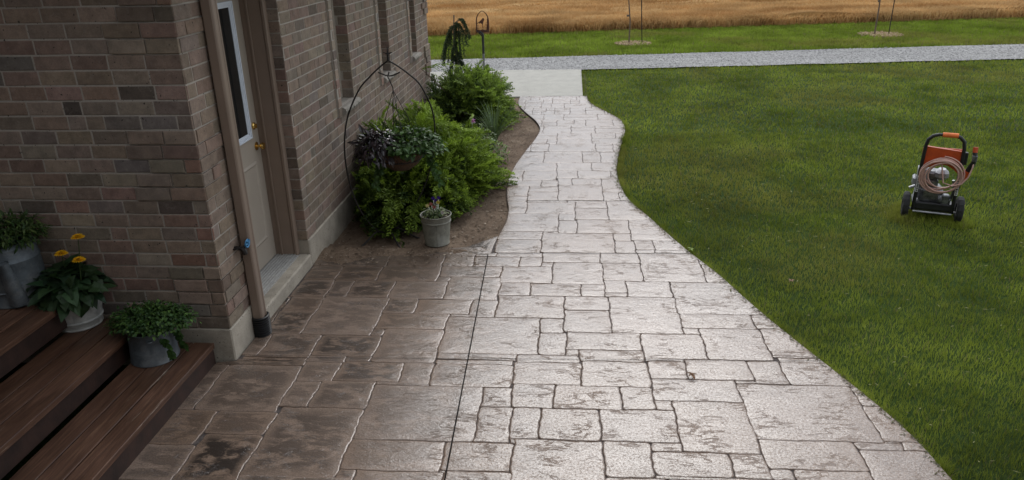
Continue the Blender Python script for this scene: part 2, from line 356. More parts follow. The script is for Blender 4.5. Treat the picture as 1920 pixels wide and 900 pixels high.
M = dict(brick=mat_brick(), wood=mat_wood(), stone=mat_stone(), grout=mat_grout(), ground=mat_ground(), dirt=mat_dirt(), gravel=mat_gravel(), field=mat_field(), galv=mat_galv(tint=(0.13, 0.15, 0.165)),
         mortar=mat_concrete('mortar', (0.40, 0.355, 0.305), 0.12), found=mat_concrete('foundation_concrete', (0.42, 0.37, 0.30), 0.35),
         slab=mat_concrete('plain_concrete', (0.41, 0.39, 0.345), 0.14), sillstone=mat_concrete('sill_stone', (0.31, 0.28, 0.24), 0.25),
         washwhite=mat_galv('limewashed_metal', (0.50, 0.50, 0.47), 0.0), pail=mat_galv('dull_zinc', (0.21, 0.205, 0.165), 0.15),
         trim=simple('taupe_trim', (0.225, 0.165, 0.125), 0.45, var=0.05, scale=6), doorp=simple('door_paint', (0.35, 0.30, 0.245), 0.45, var=0.04, scale=5),
         spout=simple('downspout_paint', (0.235, 0.175, 0.135), 0.4, var=0.06, scale=5), white=simple('white_vinyl', (0.62, 0.66, 0.72), 0.35, var=0.04),
         glass=simple('dark_glass', (0.012, 0.014, 0.015), 0.04, var=0.3, scale=2, spec=0.8), brass=simple('brass', (0.65, 0.43, 0.14), 0.22, 1.0, 0.1),
         black=simple('black_plastic', (0.012, 0.012, 0.013), 0.45, var=0.3), iron=simple('wrought_iron', (0.018, 0.014, 0.012), 0.55, 0.3, 0.4, 60, 0.3),
         blue=simple('blue_tap_handle', (0.05, 0.22, 0.42), 0.45), alu=simple('weathered_aluminium', (0.36, 0.35, 0.33), 0.55, 0.1, 0.15, 30),
         orange=simple('orange_plastic', (0.44, 0.062, 0.012), 0.42, var=0.15), orangegrip=simple('orange_grip', (0.75, 0.17, 0.035), 0.6, var=0.15),
         hose=simple('pink_hose', (0.45, 0.27, 0.22), 0.45, var=0.12), engine=simple('engine_metal', (0.16, 0.165, 0.17), 0.4, 0.6, 0.6, 35, 0.4),
         tyre=simple('tyre_rubber', (0.018, 0.018, 0.018), 0.85, var=0.3, scale=50), silver=simple('silver_paint', (0.34, 0.34, 0.35), 0.4, 0.4, 0.3),
         wax=simple('sticker_white', (0.6, 0.6, 0.6), 0.5), coir=simple('coir_fibre', (0.075, 0.042, 0.024), 0.95, var=0.5, scale=60, bump=0.9, bscale=90),
         soil=simple('potting_soil', (0.035, 0.022, 0.015), 0.95, var=0.5, scale=60, bump=0.9), bark=simple('bark', (0.13, 0.095, 0.07), 0.9, var=0.4, scale=30, bump=0.6),
         rust=simple('rusted_steel', (0.075, 0.028, 0.016), 0.8, 0.2, 0.5, 25, 0.3), pole=simple('grey_pole', (0.16, 0.165, 0.165), 0.5, 0.4, 0.3),
         leafm=mat_vcol('leaves', 0.5, 0.25, 0.35), grassm=mat_vcol('grass_blades', 0.6, 0.35, 0.18, 0.3, 1.1), junip=mat_vcol('juniper_needles', 0.6, 0.25, 0.25, 0.25, 9),
         petals=mat_vcol('petals', 0.6, 0.3, 0.2, 0.1), straw=mat_vcol('straw', 0.8, 0.3, 0.1, 0.25, 0.8), chips=simple('wood_chips', (0.42, 0.30, 0.19), 0.9, var=0.5, scale=25, bump=0.9),
         riser=simple('stained_shaded_riser', (0.032, 0.014, 0.009), 0.6, var=0.4, scale=12, bump=.3), cut=simple('saw_cut', (0.02, 0.018, 0.017), 1.0, var=0.3, spec=0.0), roofm=simple('soffit_boards', (0.22, 0.19, 0.16), 0.7, var=0.15, scale=8), cap=simple('dead_leaf', (0.16, 0.075, 0.02), 0.7, var=0.4, scale=60))

# ================================================================== THE SETTING
def lerp_fn(pts):
    ys = np.array([p[1] for p in pts]); xs = np.array([p[0] for p in pts]); o = np.argsort(ys); ys, xs = ys[o], xs[o]
    d = np.zeros_like(ys); h = np.diff(ys); s = np.diff(xs) / h
    d[1:-1] = (s[1:] * h[:-1] + s[:-1] * h[1:]) / (h[1:] + h[:-1]); d[0] = s[0]; d[-1] = s[-1]
    def f(y):
        y = min(max(y, ys[0]), ys[-1]); i = min(max(int(np.searchsorted(ys, y)) - 1, 0), len(h) - 1)
        t = (y - ys[i]) / h[i]; a, b = xs[i], xs[i + 1]
        return (2*t**3 - 3*t**2 + 1) * a + (t**3 - 2*t**2 + t) * h[i] * d[i] + (-2*t**3 + 3*t**2) * b + (t**3 - t**2) * h[i] * d[i + 1]
    return f
right_pts = [(1.86, -1.5), (1.87, 1.2), (1.86, 2.2), (1.804, 3.0), (1.748, 3.38), (1.649, 3.71), (1.556, 3.975), (1.451, 4.27), (1.354, 4.55), (1.251, 4.89), (1.123, 5.33), (0.995, 5.69), (0.838, 6.19), (0.695, 6.67),
             (0.575, 7.06), (0.52, 7.49), (0.502, 7.97), (0.537, 8.50), (0.638, 9.37), (0.718, 9.98), (0.70, 10.6), (0.5, 11.2), (0.30, 11.8), (0.25, 12.38)]
left_pts = [(-0.661, 5.66), (-0.655, 5.85), (-0.633, 6.10), (-0.600, 6.43), (-0.600, 6.73), (-0.647, 7.12), (-0.68, 7.66), (-0.65, 8.28), (-0.565, 8.91), (-0.476, 9.52), (-0.438, 10.11), (-0.528, 10.6), (-0.70, 11.15), (-0.844, 11.74), (-0.865, 12.38)]
fR = lerp_fn(right_pts); fL_ = lerp_fn(left_pts)
YB = 5.66                                             # the patio proper ends at the planting bed
def fL(y): return fL_(y) if y > YB else (-2.079 if y > 3.9 else -2.20)
WALL_X, WALL_Y, WALL_END = -2.088, 3.93, 11.05

def build_patio():
    mb = MB()
    # --- concrete body with joints at its top
    ysamp = list(np.arange(-1.5, YB, 0.08)) + [YB - 0.001, YB + 0.001] + list(np.arange(YB + .05, 12.38, 0.05)) + [12.38]
    mb.mi = 1
    top = [(fL(y), y) for y in ysamp]; rt = [(fR(y), y) for y in ysamp]
    vs = []; fs = []
    for (a, b) in zip(top, rt): vs += [(a[0], a[1], -0.0055), (b[0], b[1], -0.0055), (a[0], a[1], -0.15), (b[0], b[1], -0.15)]
    for i in range(len(top) - 1):
        q = 4 * i; fs += [(q, q + 1, q + 5, q + 4), (q + 1, q + 3, q + 7, q + 5), (q, q + 4, q + 6, q + 2)]
    mb.add(vs, fs, (0.5, 0.5, 0, 1))
    # --- stones read from the photograph: top-left pixel, bottom-right pixel
    T = """430 683 522 767|378 682 361 768|322 770 361 831|412 771 494 814|383 817 443 905|272 834 317 905|523 770 630 900|549 716 578 754|531 755 575 767|602 718 680 767
565 681 626 712|639 681 750 712|757 681 804 714|703 715 803 724|701 728 890 826|816 680 957 725|903 729 957 763|901 766 950 826|657 830 824 879|836 830 949 882|665 886 820 960|829 885 952 960|636 882 662 897
966 680 1087 713|963 715 1037 765|1040 716 1096 727|961 767 1011 811|958 814 1009 827|1090 680 1216 724|1039 730 1167 765|1163 730 1229 766|1013 768 1127 828|1125 768 1273 827|970 832 1133 912|1133 831 1229 897|1219 830 1289 848|1221 850 1380 897|1260 753 1427 844|1221 714 1384 750|1227 750 1258 766|1219 680 1289 711|1289 680 1414 711|1401 680 1476 712|1375 714 1449 725|1450 714 1482 725|1365 850 1453 899
1461 680 1800 725|1384 727 1662 829|1588 727 1850 765|1622 766 1900 829|1429 830 1629 879|1604 831 1692 844|1694 830 1735 844|1735 830 1950 844|1620 847 1980 960|1452 882 1483 960|1486 884 1660 960
455 670 569 677|580 669 646 677|650 668 702 677|478 627 489 667|504 629 580 667|604 628 699 667|718 619 817 676|702 615 718 626|525 584 559 626|616 558 697 626|546 558 590 582|614 550 646 555|628 526 653 549|567 525 608 556|666 528 728 556|742 528 830 556|582 506 627 524|645 500 703 525|722 498 819 525|735 478 824 497|600 478 722 498
840 478 886 499|890 482 973 498|976 482 1015 499|930 476 1016 481|830 500 938 519|840 520 933 563|787 557 834 564|731 558 775 588|785 565 882 588|883 565 928 588|715 589 830 616|842 590 928 596|839 598 1008 666|821 667 967 677|968 667 1086 677|935 556 1055 597|942 500 1032 525|938 527 993 554|995 528 1040 534|995 535 1089 554|1090 535 1133 555|1034 494 1129 533|1019 475 1123 492|1127 475 1194 491|1128 494 1206 524|1202 475 1327 526|1136 526 1174 548|1138 550 1177 556|1175 527 1254 556|1059 556 1141 581|1060 583 1149 624|1141 557 1284 624|1011 598 1056 623|1013 625 1060 664|1062 625 1200 655|1063 656 1085 666|1086 657 1211 677
1304 475 1520 533|1251 526 1327 532|1255 534 1560 589|1280 590 1418 616|1408 591 1650 617|1284 614 1306 626|1199 627 1324 666|1309 618 1449 676|1421 619 1750 666|1210 668 1279 677|1280 668 1343 677|1452 668 1850 677
932 449 1015 473|930 435 1015 448|1017 437 1156 473|1147 439 1188 451|1153 452 1191 473|1191 452 1228 468|1191 469 1228 473|1224 453 1700 473|1176 415 1600 451|1083 413 1180 437|925 401 1047 433|1047 401 1079 413|1048 414 1081 436|925 379 987 400|988 379 1075 400|1079 379 1137 389|1081 391 1143 411|1137 378 1500 411|925 368 987 376|925 349 989 367|992 351 1045 359|991 361 1047 376|1048 347 1132 376|1127 336 1300 359|1133 361 1161 376|1161 361 1300 376|1047 335 1072 346|1073 335 1125 346|925 339 1015 348|1015 338 1045 348|980 320 1044 337|925 322 981 337|1044 320 1083 333|1083 320 1145 332|1145 321 1250 332|1044 307 1111 319|1107 305 1300 319|925 307 1044 319|960 295 1020 306|1020 286 1092 305|1092 285 1126 303|1126 285 1300 303|930 285 1020 294"""
    rects = []
    for t in T.replace('\n', '|').split('|'):
        a = [float(q) for q in t.split()]; x0, y1 = gz(a[0], a[1]); x1, y0 = gz(a[2], a[3]); rects.append([x0, x1, y0, y1])
    ymax = gz(1000, 284)[1]; ymin = min(r[2] for r in rects)
    # snap edges that nearly meet
    def snap(lo, hi, eps):
        vals = sorted({round(r[i], 4) for r in rects for i in (lo, hi)}); grp = [[vals[0]]]
        for v in vals[1:]:
            if v - grp[-1][0] < eps: grp[-1].append(v)
            else: grp.append([v])
        mp = {v: sum(g) / len(g) for g in grp for v in g}
        for r in rects: r[lo] = mp[round(r[lo], 4)]; r[hi] = mp[round(r[hi], 4)]
    snap(2, 3, 0.022)
    for _ in range(6):                                # close up facing edges
        for lo, hi, a, b, lim in ((0, 1, 2, 3, .07), (2, 3, 0, 1, .06)):
            for p in rects:
                for q in rects:
                    if p is q: continue
                    ov = min(p[b], q[b]) - max(p[a], q[a])
                    if ov > .35 * min(p[b] - p[a], q[b] - q[a]) and abs(p[hi] - q[lo]) < min(lim, .75 * (p[hi] - p[lo]), .75 * (q[hi] - q[lo])):
                        m_ = (p[hi] + q[lo]) / 2; p[hi] = m_; q[lo] = m_
    def split(x0, x1, y0, y1):
        W_, H_ = x1 - x0, y1 - y0
        if (W_ < 0.62 and H_ < 0.42 and random.random() < 0.45) or (W_ < 0.3 and H_ < 0.24): rects.append([x0, x1, y0, y1]); return
        t = random.choice((0.33, 0.42, 0.5, 0.6, 0.67))
        if W_ > H_ * 1.35: split(x0, x0 + W_ * t, y0, y1); split(x0 + W_ * t, x1, y0, y1)
        else: split(x0, x1, y0, y0 + H_ * t); split(x0, x1, y0 + H_ * t, y1)
    yy = ymax
    while yy < 12.3:
        hh = random.uniform(0.3, 0.55); y2 = min(yy + hh, 12.38); xx = -1.0 + random.uniform(0, .3)
        split(-1.0, xx, yy, y2)
        while xx < 0.85: x2 = xx + random.uniform(0.35, 0.9); split(xx, x2, yy, y2); xx = x2
        yy = y2
    yy = gz(900, 958)[1]
    while yy > -1.5:
        y2 = yy - random.uniform(0.35, 0.6); xx = -2.3
        while xx < 2: x2 = xx + random.uniform(0.35, 0.9); split(xx, x2, y2, yy); xx = x2
        yy = y2
    # fill whatever the traced stones leave open
    cs = 0.01; gx0, gy0 = -2.2, -1.5; nx, ny = 420, 1390; cov = np.zeros((nx, ny), bool)
    for (a, b, c_, d_) in rects: cov[max(0, round((a - gx0) / cs)):max(0, round((b - gx0) / cs)), max(0, round((c_ - gy0) / cs)):max(0, round((d_ - gy0) / cs))] = True
    for j in range(ny):
        yy = gy0 + (j + .5) * cs; xa, xb = fL(yy), fR(yy); ia, ib = max(0, int((xa - gx0) / cs)), min(nx, int((xb - gx0) / cs) + 1); i = ia
        while i < ib:
            if cov[i, j]: i += 1; continue
            e = i
            while e < ib and not cov[e, j]: e += 1
            t = j
            while t < ny and t < j + 45 and not cov[i:e, t].any(): t += 1
            cov[i:e, j:t] = True
            if (e - i) * cs > .018 and (t - j) * cs >= .009:
                if (e - i) * cs > .7:
                    n_ = int((e - i) * cs / .45) + 1
                    for q in range(n_): rects.append([gx0 + (i + (e - i) * q / n_) * cs, gx0 + (i + (e - i) * (q + 1) / n_) * cs, gy0 + j * cs, gy0 + t * cs])
                else: rects.append([gx0 + i * cs, gx0 + e * cs, gy0 + j * cs, gy0 + t * cs])
            i = e
    mb.mi = 0
    for (x0, x1, y0, y1) in rects:
        if x1 - x0 < 0.02 or y1 - y0 < 0.009: continue
        g = 0.0013; x0 += g; x1 -= g; y0 += g * .6; y1 -= g * .6
        cr = random.uniform(0.004, 0.022) * min(1, (y1 - y0) / .1)
        ph = [random.uniform(0, 6.28) for _ in range(8)]
        pts = []
        def edge(ax, ay, bx, by):
            n = max(2, int(math.hypot(bx - ax, by - ay) / 0.03))
            for i in range(n): pts.append((ax + (bx - ax) * i / n, ay + (by - ay) * i / n))
        edge(x0 + cr, y0, x1 - cr, y0)
        for (cx_, cy_, a0) in ((x1 - cr, y0 + cr, -90), (x1 - cr, y1 - cr, 0), (x0 + cr, y1 - cr, 90), (x0 + cr, y0 + cr, 180)):
            for a in (0, 30, 60): pts.append((cx_ + cr * math.cos(R(a0 + a)), cy_ + cr * math.sin(R(a0 + a))))
            if a0 == -90: edge(x1, y0 + cr, x1, y1 - cr)
            if a0 == 0: edge(x1 - cr, y1, x0 + cr, y1)
            if a0 == 90: edge(x0, y1 - cr, x0, y0 + cr)
        out = []
        for (x, y) in pts:
            # side joints wander more than the cross joints, as in the stamp
            x0_ = x; x += 0.0042 * math.sin(y * 21 + x * 8) + 0.0026 * math.sin(y * 77 + x * 13) + .0012 * math.sin(y * 50 + ph[0]) + random.uniform(-.001, .001); y += 0.0026 * math.sin(x0_ * 17 + y * 9) + 0.0016 * math.sin(x0_ * 61 + y * 5) + .0006 * math.sin(x0_ * 70 + ph[3])
            y = min(y, 12.375); y = min(y, YB - 0.004) if (y0 < YB - .05 and x < -0.62) else y
            x = min(max(x, fL(y) + 0.003), fR(y) - 0.003); out.append((x, y))
        P = np.array(out)
        if P[:, 0].max() - P[:, 0].min() < 0.03: continue
        keep = [0]
        for i in range(1, len(P)):
            if np.linalg.norm(P[i] - P[keep[-1]]) > 0.003: keep.append(i)
        P = P[keep]; n = len(P)
        if n < 5: continue
        C = P.mean(0); r1, r2 = random.random(), random.random()
        tx, ty = random.gauss(0, 0.0035), random.gauss(0, 0.0035); dz = random.gauss(0, 0.0004)
        def Z(p, b): return b + dz + (p[0] - C[0]) * tx + (p[1] - C[1]) * ty
        def shrink(p, d):
            v = C - p; l = np.linalg.norm(v); return p + v * min(d / max(l, 1e-6), 0.6)
        vs = []; base = len(mb.v)
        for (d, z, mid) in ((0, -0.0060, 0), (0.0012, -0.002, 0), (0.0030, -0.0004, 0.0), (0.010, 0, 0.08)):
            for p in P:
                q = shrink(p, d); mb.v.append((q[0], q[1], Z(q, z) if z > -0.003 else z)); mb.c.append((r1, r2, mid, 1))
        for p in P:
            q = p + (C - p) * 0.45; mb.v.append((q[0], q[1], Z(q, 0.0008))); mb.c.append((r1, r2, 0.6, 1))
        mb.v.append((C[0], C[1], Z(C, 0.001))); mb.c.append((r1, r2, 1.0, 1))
        for k in range(4):
            for i in range(n):
                j = (i + 1) % n; mb.f.append([base + k * n + i, base + k * n + j, base + (k + 1) * n + j, base + (k + 1) * n + i]); mb.m.append(0)
        for i in range(n): mb.f.append([base + 4 * n + i, base + 4 * n + (i + 1) % n, base + 5 * n]); mb.m.append(0)
    # --- saw-cut control joint and its cross cuts
    mb.mi = 2
    def strip(a, b, wd):
        a = np.array(a); b = np.array(b); d = _norm(b - a); s = np.array([-d[1], d[0]]) * wd / 2
        mb.add([(*(a + s), 0.0045), (*(a - s), 0.0045), (*(b - s), 0.0045), (*(b + s), 0.0045)], [(0, 1, 2, 3)], (0, 0, 0, 1))
    a = gz(915, 478); b = gz(835, 895); d = (np.array(b) - np.array(a)); strip(a, np.array(a) + d * 2.2, 0.0075)
    strip(gz(840, 468), a, 0.005); strip(gz(920, 475), gz(1300, 476), 0.0055); strip(gz(950, 377.5), gz(1183, 377), 0.006); strip(gz(500, 671), gz(1560, 677.5), 0.003)
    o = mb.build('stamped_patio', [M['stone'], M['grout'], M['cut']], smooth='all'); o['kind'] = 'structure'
    e = o.modifiers.new('split', 'EDGE_SPLIT'); e.split_angle = R(60)
build_patio()

def sheet(name, pts, z, mat, kind='structure', sub=None):
    mb = MB(); mb.add([(x, y, z) for x, y in pts], [tuple(range(len(pts)))]); o = mb.build(name, mat); o['kind'] = kind; return o
sheet('lawn_ground', [(-600, -60), (600, -60), (600, 900), (-600, 900)], -0.058, M['ground'])
# plain concrete pad between walkway and drive
mb = MB(); mb.rbox(-3.3, 0.18, 12.39, 14.98, -0.15, -0.006, 0.006)
mb.box(-1.52, 0.18, 14.98, 15.12, -0.15, -0.006)
o = mb.build('concrete_pad', M['slab']); o['kind'] = 'structure'
# gravel drive
def near_y(x): return 15.10 + 0.096 * (x + 1.3) * (1 if x > -1.3 else 0.4)
def far_y(x): return 17.11 + 0.114 * x
def field_y(x): return 21.75 + 0.160 * x
def wavy_sheet(name, xs, f0, f1, z, mat, amp=0.05):
    vs = []; fs = []
    for i, x in enumerate(xs):
        vs += [(x, f0(x) + amp * math.sin(x * 3.1) * .5 + random.uniform(-amp, amp) * .5, z), (x, f1(x) + amp * math.sin(x * 2.3 + 1) * .5 + random.uniform(-amp, amp) * .5, z)]
        if i: b = 2 * i; fs.append((b - 2, b, b + 1, b - 1))
    mb = MB(); mb.add(vs, fs); o = mb.build(name, mat); o['kind'] = 'structure'; return o
wavy_sheet('gravel_drive', np.arange(-60, 80, 0.25), near_y, far_y, -0.03, M['gravel'])
# loose stones of the drive
def scatter_stones():
    n = 9000; x = rng.uniform(-5, 14, n); t = rng.uniform(-0.02, 1.02, n); y = np.array([near_y(a) + (far_y(a) - near_y(a)) * b for a, b in zip(x, t)])
    V = []; F = []; C = []
    base = np.array([(1, 0, 0), (-1, 0, 0), (0, 1, 0), (0, -1, 0), (0, 0, 1), (0, 0, -1)], float)
    tri = np.array([(0, 2, 4), (2, 1, 4), (1, 3, 4), (3, 0, 4)])
    s = rng.uniform(0.008, 0.022, n)
    Vn = (base[None] * (s[:, None, None] * rng.uniform(0.6, 1.3, (n, 6, 1))) * np.array([1, 1, .6])) + np.stack([x, y, np.full(n, -0.028)], 1)[:, None]
    Fn = tri[None] + (np.arange(n) * 6)[:, None, None]
    g = rng.uniform(0.14, 0.46, n); Cn = np.repeat(np.stack([g, g * .975, g * .95], 1)[:, None], 6, 1)
    o = np_mesh('loose_gravel', Vn.reshape(-1, 3), Fn.reshape(-1, 3), Cn.reshape(-1, 3), M['gs'], 'stuff'); tag(o, 'grey crushed stone lying loose on the drive', 'gravel')
M['gs'] = mat_vcol('gravel_chips', 0.9, 0, 0.3, 0.15, 20)
scatter_stones()
# soil bed (gentle humps)
def bed():
    mb = MB(); vs = []; idx = {}; fs = []
    nx, ny = 60, 150
    for j in range(ny + 1):
        y = 5.36 + (12.39 - 5.36) * j / ny
        for i in range(nx + 1):
            xl, xr = -3.2 if y > WALL_END else -2.09, (fL(y) + 0.01 if y > YB else -0.64)
            x = xl + (xr - xl) * i / nx
            e = min(1, (xr - x) / .25, 99)
            h = -0.036 + 0.014 * math.sin(x * 5 + y * 2.3) * math.sin(y * 3.7 + 1.1 * x) + rng.normal(0, .004)
            h = -0.03 * (1 - e) + h * e if y > YB + .25 else h
            if y < YB + 0.25:                        # where it laps over the patio edge
                k = (YB + .25 - y) / 0.55; edge = 0.16 * math.sin(x * 4.1) + 0.08 * math.sin(x * 11)
                h = 0.012 - 0.045 * max(0, k - 0.45 + edge) * 1.4 + rng.normal(0, .0015) if y < YB + .1 else 0.5 * (h + 0.008)
                if x > -0.95 and y < YB + .1: h = h - 0.04 * (x + 0.95) / .3
            vs.append((x, y, h))
    for j in range(ny):
        for i in range(nx): a = j * (nx + 1) + i; fs.append((a, a + 1, a + nx + 2, a + nx + 1))
    mb.add(vs, fs); o = mb.build('planting_bed_soil', M['dirt'], smooth='all'); o['kind'] = 'structure'
bed()
def bed_litter():
    n = 7000; x = rng.uniform(-2.05, -0.5, n); y = 5.36 + 6.2 * rng.uniform(0.0, 1, n) ** .9; k = np.array([a < fL(b) - .02 if b > YB + .02 else a < -0.72 for a, b in zip(x, y)]); x, y = x[k], y[k]; n = len(x)
    s = rng.uniform(0.003, 0.014, n) ** 1.0; a = rng.uniform(0, 6.28, n)
    q = np.array([(1, 0), (0, 1), (-1, 0), (0, -.8)]); el = rng.uniform(.4, 1.6, n)
    px = (q[None, :, 0] * s[:, None] * el[:, None]); py = q[None, :, 1] * s[:, None]
    X = x[:, None] + px * np.cos(a)[:, None] - py * np.sin(a)[:, None]; Y = y[:, None] + px * np.sin(a)[:, None] + py * np.cos(a)[:, None]
    hh = -0.036 + 0.014 * np.sin(x * 5 + y * 2.3) * np.sin(y * 3.7 + 1.1 * x) + 0.006; hh = np.where(y < YB + .1, 0.016, hh)
    Z = hh[:, None] + rng.uniform(0, .008, (n, 4)); V = np.stack([X, Y, Z], 2).reshape(-1, 3)
    F = (np.array([(0, 1, 2), (0, 2, 3)])[None] + (np.arange(n) * 4)[:, None, None]).reshape(-1, 3)
    t = rng.uniform(0, 1, n)[:, None]; t = t ** 2.5; C = np.array([.08, .052, .032]) * (1 - t) + np.array([.30, .24, .18]) * t; C = np.repeat(C[:, None], 4, 1).reshape(-1, 3)
    tag(np_mesh('bark_litter', V, F, C, M['gs'], 'stuff'), 'crumbs of bark and soil scattered on the bed', 'litter')
bed_litter()

# ---------------------------------------------------------------- grass
def patchy(x, y):
    return (np.sin(x * 1.7 + 1.3 * np.sin(y * 1.1)) + np.sin(y * 2.3 + 1.7 * np.sin(x * .9 + 2)) + np.sin(x * .61 - y * .83 + 4) + .6 * np.sin(x * 4.3 + y * 3.1) * np.sin(y * 5.2)) / 3.6
def vnoise(x, y, cell, seed):
    g = np.random.default_rng(seed).random((256, 256)); u = x / cell; v = y / cell
    i = np.floor(u).astype(int); j = np.floor(v).astype(int); a = u - i; b = v - j; a = a * a * (3 - 2 * a); b = b * b * (3 - 2 * b)
    G = lambda p, q: g[p % 256, q % 256]
    return (G(i, j) * (1 - a) * (1 - b) + G(i + 1, j) * a * (1 - b) + G(i, j + 1) * (1 - a) * b + G(i + 1, j + 1) * a * b) * 2 - 1
def blades(x, y, z, h, wd, c_lo, c_hi, name, label, mat, cat='grass', lean=0.5, patch=True):
    h = h * (1 + .35 * vnoise(x, y, .08, 4)) ; n = len(x); a = rng.uniform(0, 2 * PI, n); la = rng.uniform(0, 2 * PI, n); le = rng.uniform(0.1, 1, n) * lean
    dx, dy = np.cos(a) * wd / 2, np.sin(a) * wd / 2; lx, ly = np.cos(la) * le * h, np.sin(la) * le * h
    zz = z if hasattr(z, '__len__') else np.full(n, z)
    V = np.zeros((n, 5, 3))
    V[:, 0] = np.stack([x - dx, y - dy, zz], 1); V[:, 1] = np.stack([x + dx, y + dy, zz], 1)
    V[:, 2] = np.stack([x - dx * .8 + lx * .35, y - dy * .8 + ly * .35, zz + h * .6], 1); V[:, 3] = np.stack([x + dx * .8 + lx * .35, y + dy * .8 + ly * .35, zz + h * .6], 1)
    V[:, 4] = np.stack([x + lx, y + ly, zz + h], 1)
    F = np.array([(0, 1, 3), (0, 3, 2), (2, 3, 4)])[None] + (np.arange(n) * 5)[:, None, None]
    t = np.clip(rng.normal(0.43, 0.17, n) + (0.24 * patchy(x, y) + .26 * vnoise(x, y, .11, 1) + .22 * vnoise(x, y, .37, 2) + .2 * vnoise(x, y, 1.3, 3) if patch else 0), 0, 1)[:, None]
    c = np.array(c_lo) * (1 - t) + np.array(c_hi) * t
    if patch: q = np.clip(vnoise(x, y, 2.1, 31) * .9 + vnoise(x, y, .6, 32) * .5 - .25, 0, .55)[:, None]; c = c * (1 - q) + np.array([.26, .235, .06]) * q
    dead = rng.random(n) < 0.05; c[dead] = np.array([0.22, 0.19, 0.09]) if patch else c[dead]
    C = np.repeat(c[:, None], 5, 1)
    o = np_mesh(name, V.reshape(-1, 3), F.reshape(-1, 3), C.reshape(-1, 3), mat, 'stuff'); tag(o, label, cat)
fRv = np.vectorize(fR)
def lawn():
    X = []; Y = []; Hh = []; Wd = []
    for (y0, y1, dens, h, wd) in ((2.4, 3.6, 7500, .038, .0034), (3.6, 5, 6200, .038, .004), (5, 7, 4500, .038, .005), (7, 10, 2600, .04, .008), (10, 16, 1000, .042, .013)):
        x0, x1 = 0.2, min(0.75 * y1 + 1.2, 12); n = int((y1 - y0) * (x1 - x0) * dens)
        x = rng.uniform(x0, x1, n); y = rng.uniform(y0, y1, n); k = (x < 0.73 * y + 1.1)
        x, y = x[k], y[k]; k = (x > np.where(y > 12.39, .19, fRv(y)) + rng.uniform(0.003, 0.015, len(x))) & (y < 15.09 + .096 * (x + 1.3)); x, y = x[k], y[k]
        X.append(x); Y.append(y); Hh.append(rng.uniform(.65, 1.25, len(x)) * h); Wd.append(np.full(len(x), wd) * rng.uniform(.7, 1.3, len(x)))
    # overhanging tufts at the path edge
    n = 14000; y = rng.uniform(2.4, 15, n) ; x = fRv(y) + np.abs(rng.normal(0, .03, n)) + .004; x = np.where(y > 12.39, .19 + np.abs(rng.normal(0, .03, n)), x); X.append(x); Y.append(y); Hh.append(rng.uniform(.8, 1.7, n) * .042); Wd.append(np.full(n, .0045))
    X, Y, Hh, Wd = map(np.concatenate, (X, Y, Hh, Wd))
    print('lawn blades', len(X))
    dist = np.maximum(X - np.where(Y > 12.39, .19, fRv(Y)), 0)
    for (wx, wy) in ((3.05, 6.72), (3.46, 6.60), (3.2, 6.95), (3.35, 6.9)):
        n = 900; X = np.append(X, wx + rng.normal(0, .07, n)); Y = np.append(Y, wy + rng.normal(0, .08, n)); Hh = np.append(Hh, rng.uniform(.05, .085, n)); Wd = np.append(Wd, np.full(n, .005))
    # unmown tufts leaning over the slab edge
    n = 5000; y = rng.uniform(2.4, 12.3, n); cl = vnoise(y, y * 0, .09, 41); y = y[cl > .1]; n = len(y)
    X = np.append(X, fRv(y) + rng.uniform(.0, .02, n)); Y = np.append(Y, y); Hh = np.append(Hh, rng.uniform(.06, .105, n)); Wd = np.append(Wd, np.full(n, .0045))
    # clippings and crumbs
    n = 4200; y = rng.uniform(2.5, 14.5, n) ; x = np.where(rng.random(n) < .35, fRv(y) - np.abs(rng.normal(0, .025, n)), fRv(y) + rng.uniform(0, 7, n)); on = x < fRv(y); zc = np.where(on, .003, -.026)
    a = rng.uniform(0, 6.28, n); l = rng.uniform(.004, .018, n) * (1 + y * .06); w_ = rng.uniform(.0012, .003, n) * (1 + y * .08)
    ux, uy = np.cos(a), np.sin(a); P = np.stack([np.stack([x - ux * l, y - uy * l, zc], 1), np.stack([x - uy * w_, y + ux * w_, zc + .003], 1), np.stack([x + ux * l, y + uy * l, zc + .004], 1), np.stack([x + uy * w_, y - ux * w_, zc + .001], 1)], 1)
    F = (np.array([(0, 3, 2), (0, 2, 1)])[None] + (np.arange(n) * 4)[:, None, None]).reshape(-1, 3); t = rng.random(n)[:, None]; c = np.array([.10, .11, .03]) * (1 - t) + np.array([.24, .23, .10]) * t; c[on] *= .45
    tag(np_mesh('grass_clippings', P.reshape(-1, 3), F, np.repeat(c[:, None], 4, 1).reshape(-1, 3), M['gs'], 'stuff'), 'dry clippings and crumbs along the path edge', 'clippings')
    blades(X, Y, -0.056, Hh * .92, Wd * .85, (0.112, 0.155, 0.015), (0.310, 0.360, 0.055), 'lawn_grass', 'short mown green lawn beside the walkway', M['grassm'], lean=0.7)
    n = 120000; x = rng.uniform(-7, 18, n); t = rng.uniform(0, 1, n) ** 0.9; y = far_y(x) + (field_y(x) - far_y(x)) * t
    blades(x, y, -0.058, rng.uniform(.05, .09, n), np.full(n, .02), (0.15, 0.21, 0.02), (0.26, 0.34, 0.045), 'verge_grass', 'bright green grass strip between drive and field', M['grassm'], lean=0.6)
lawn()
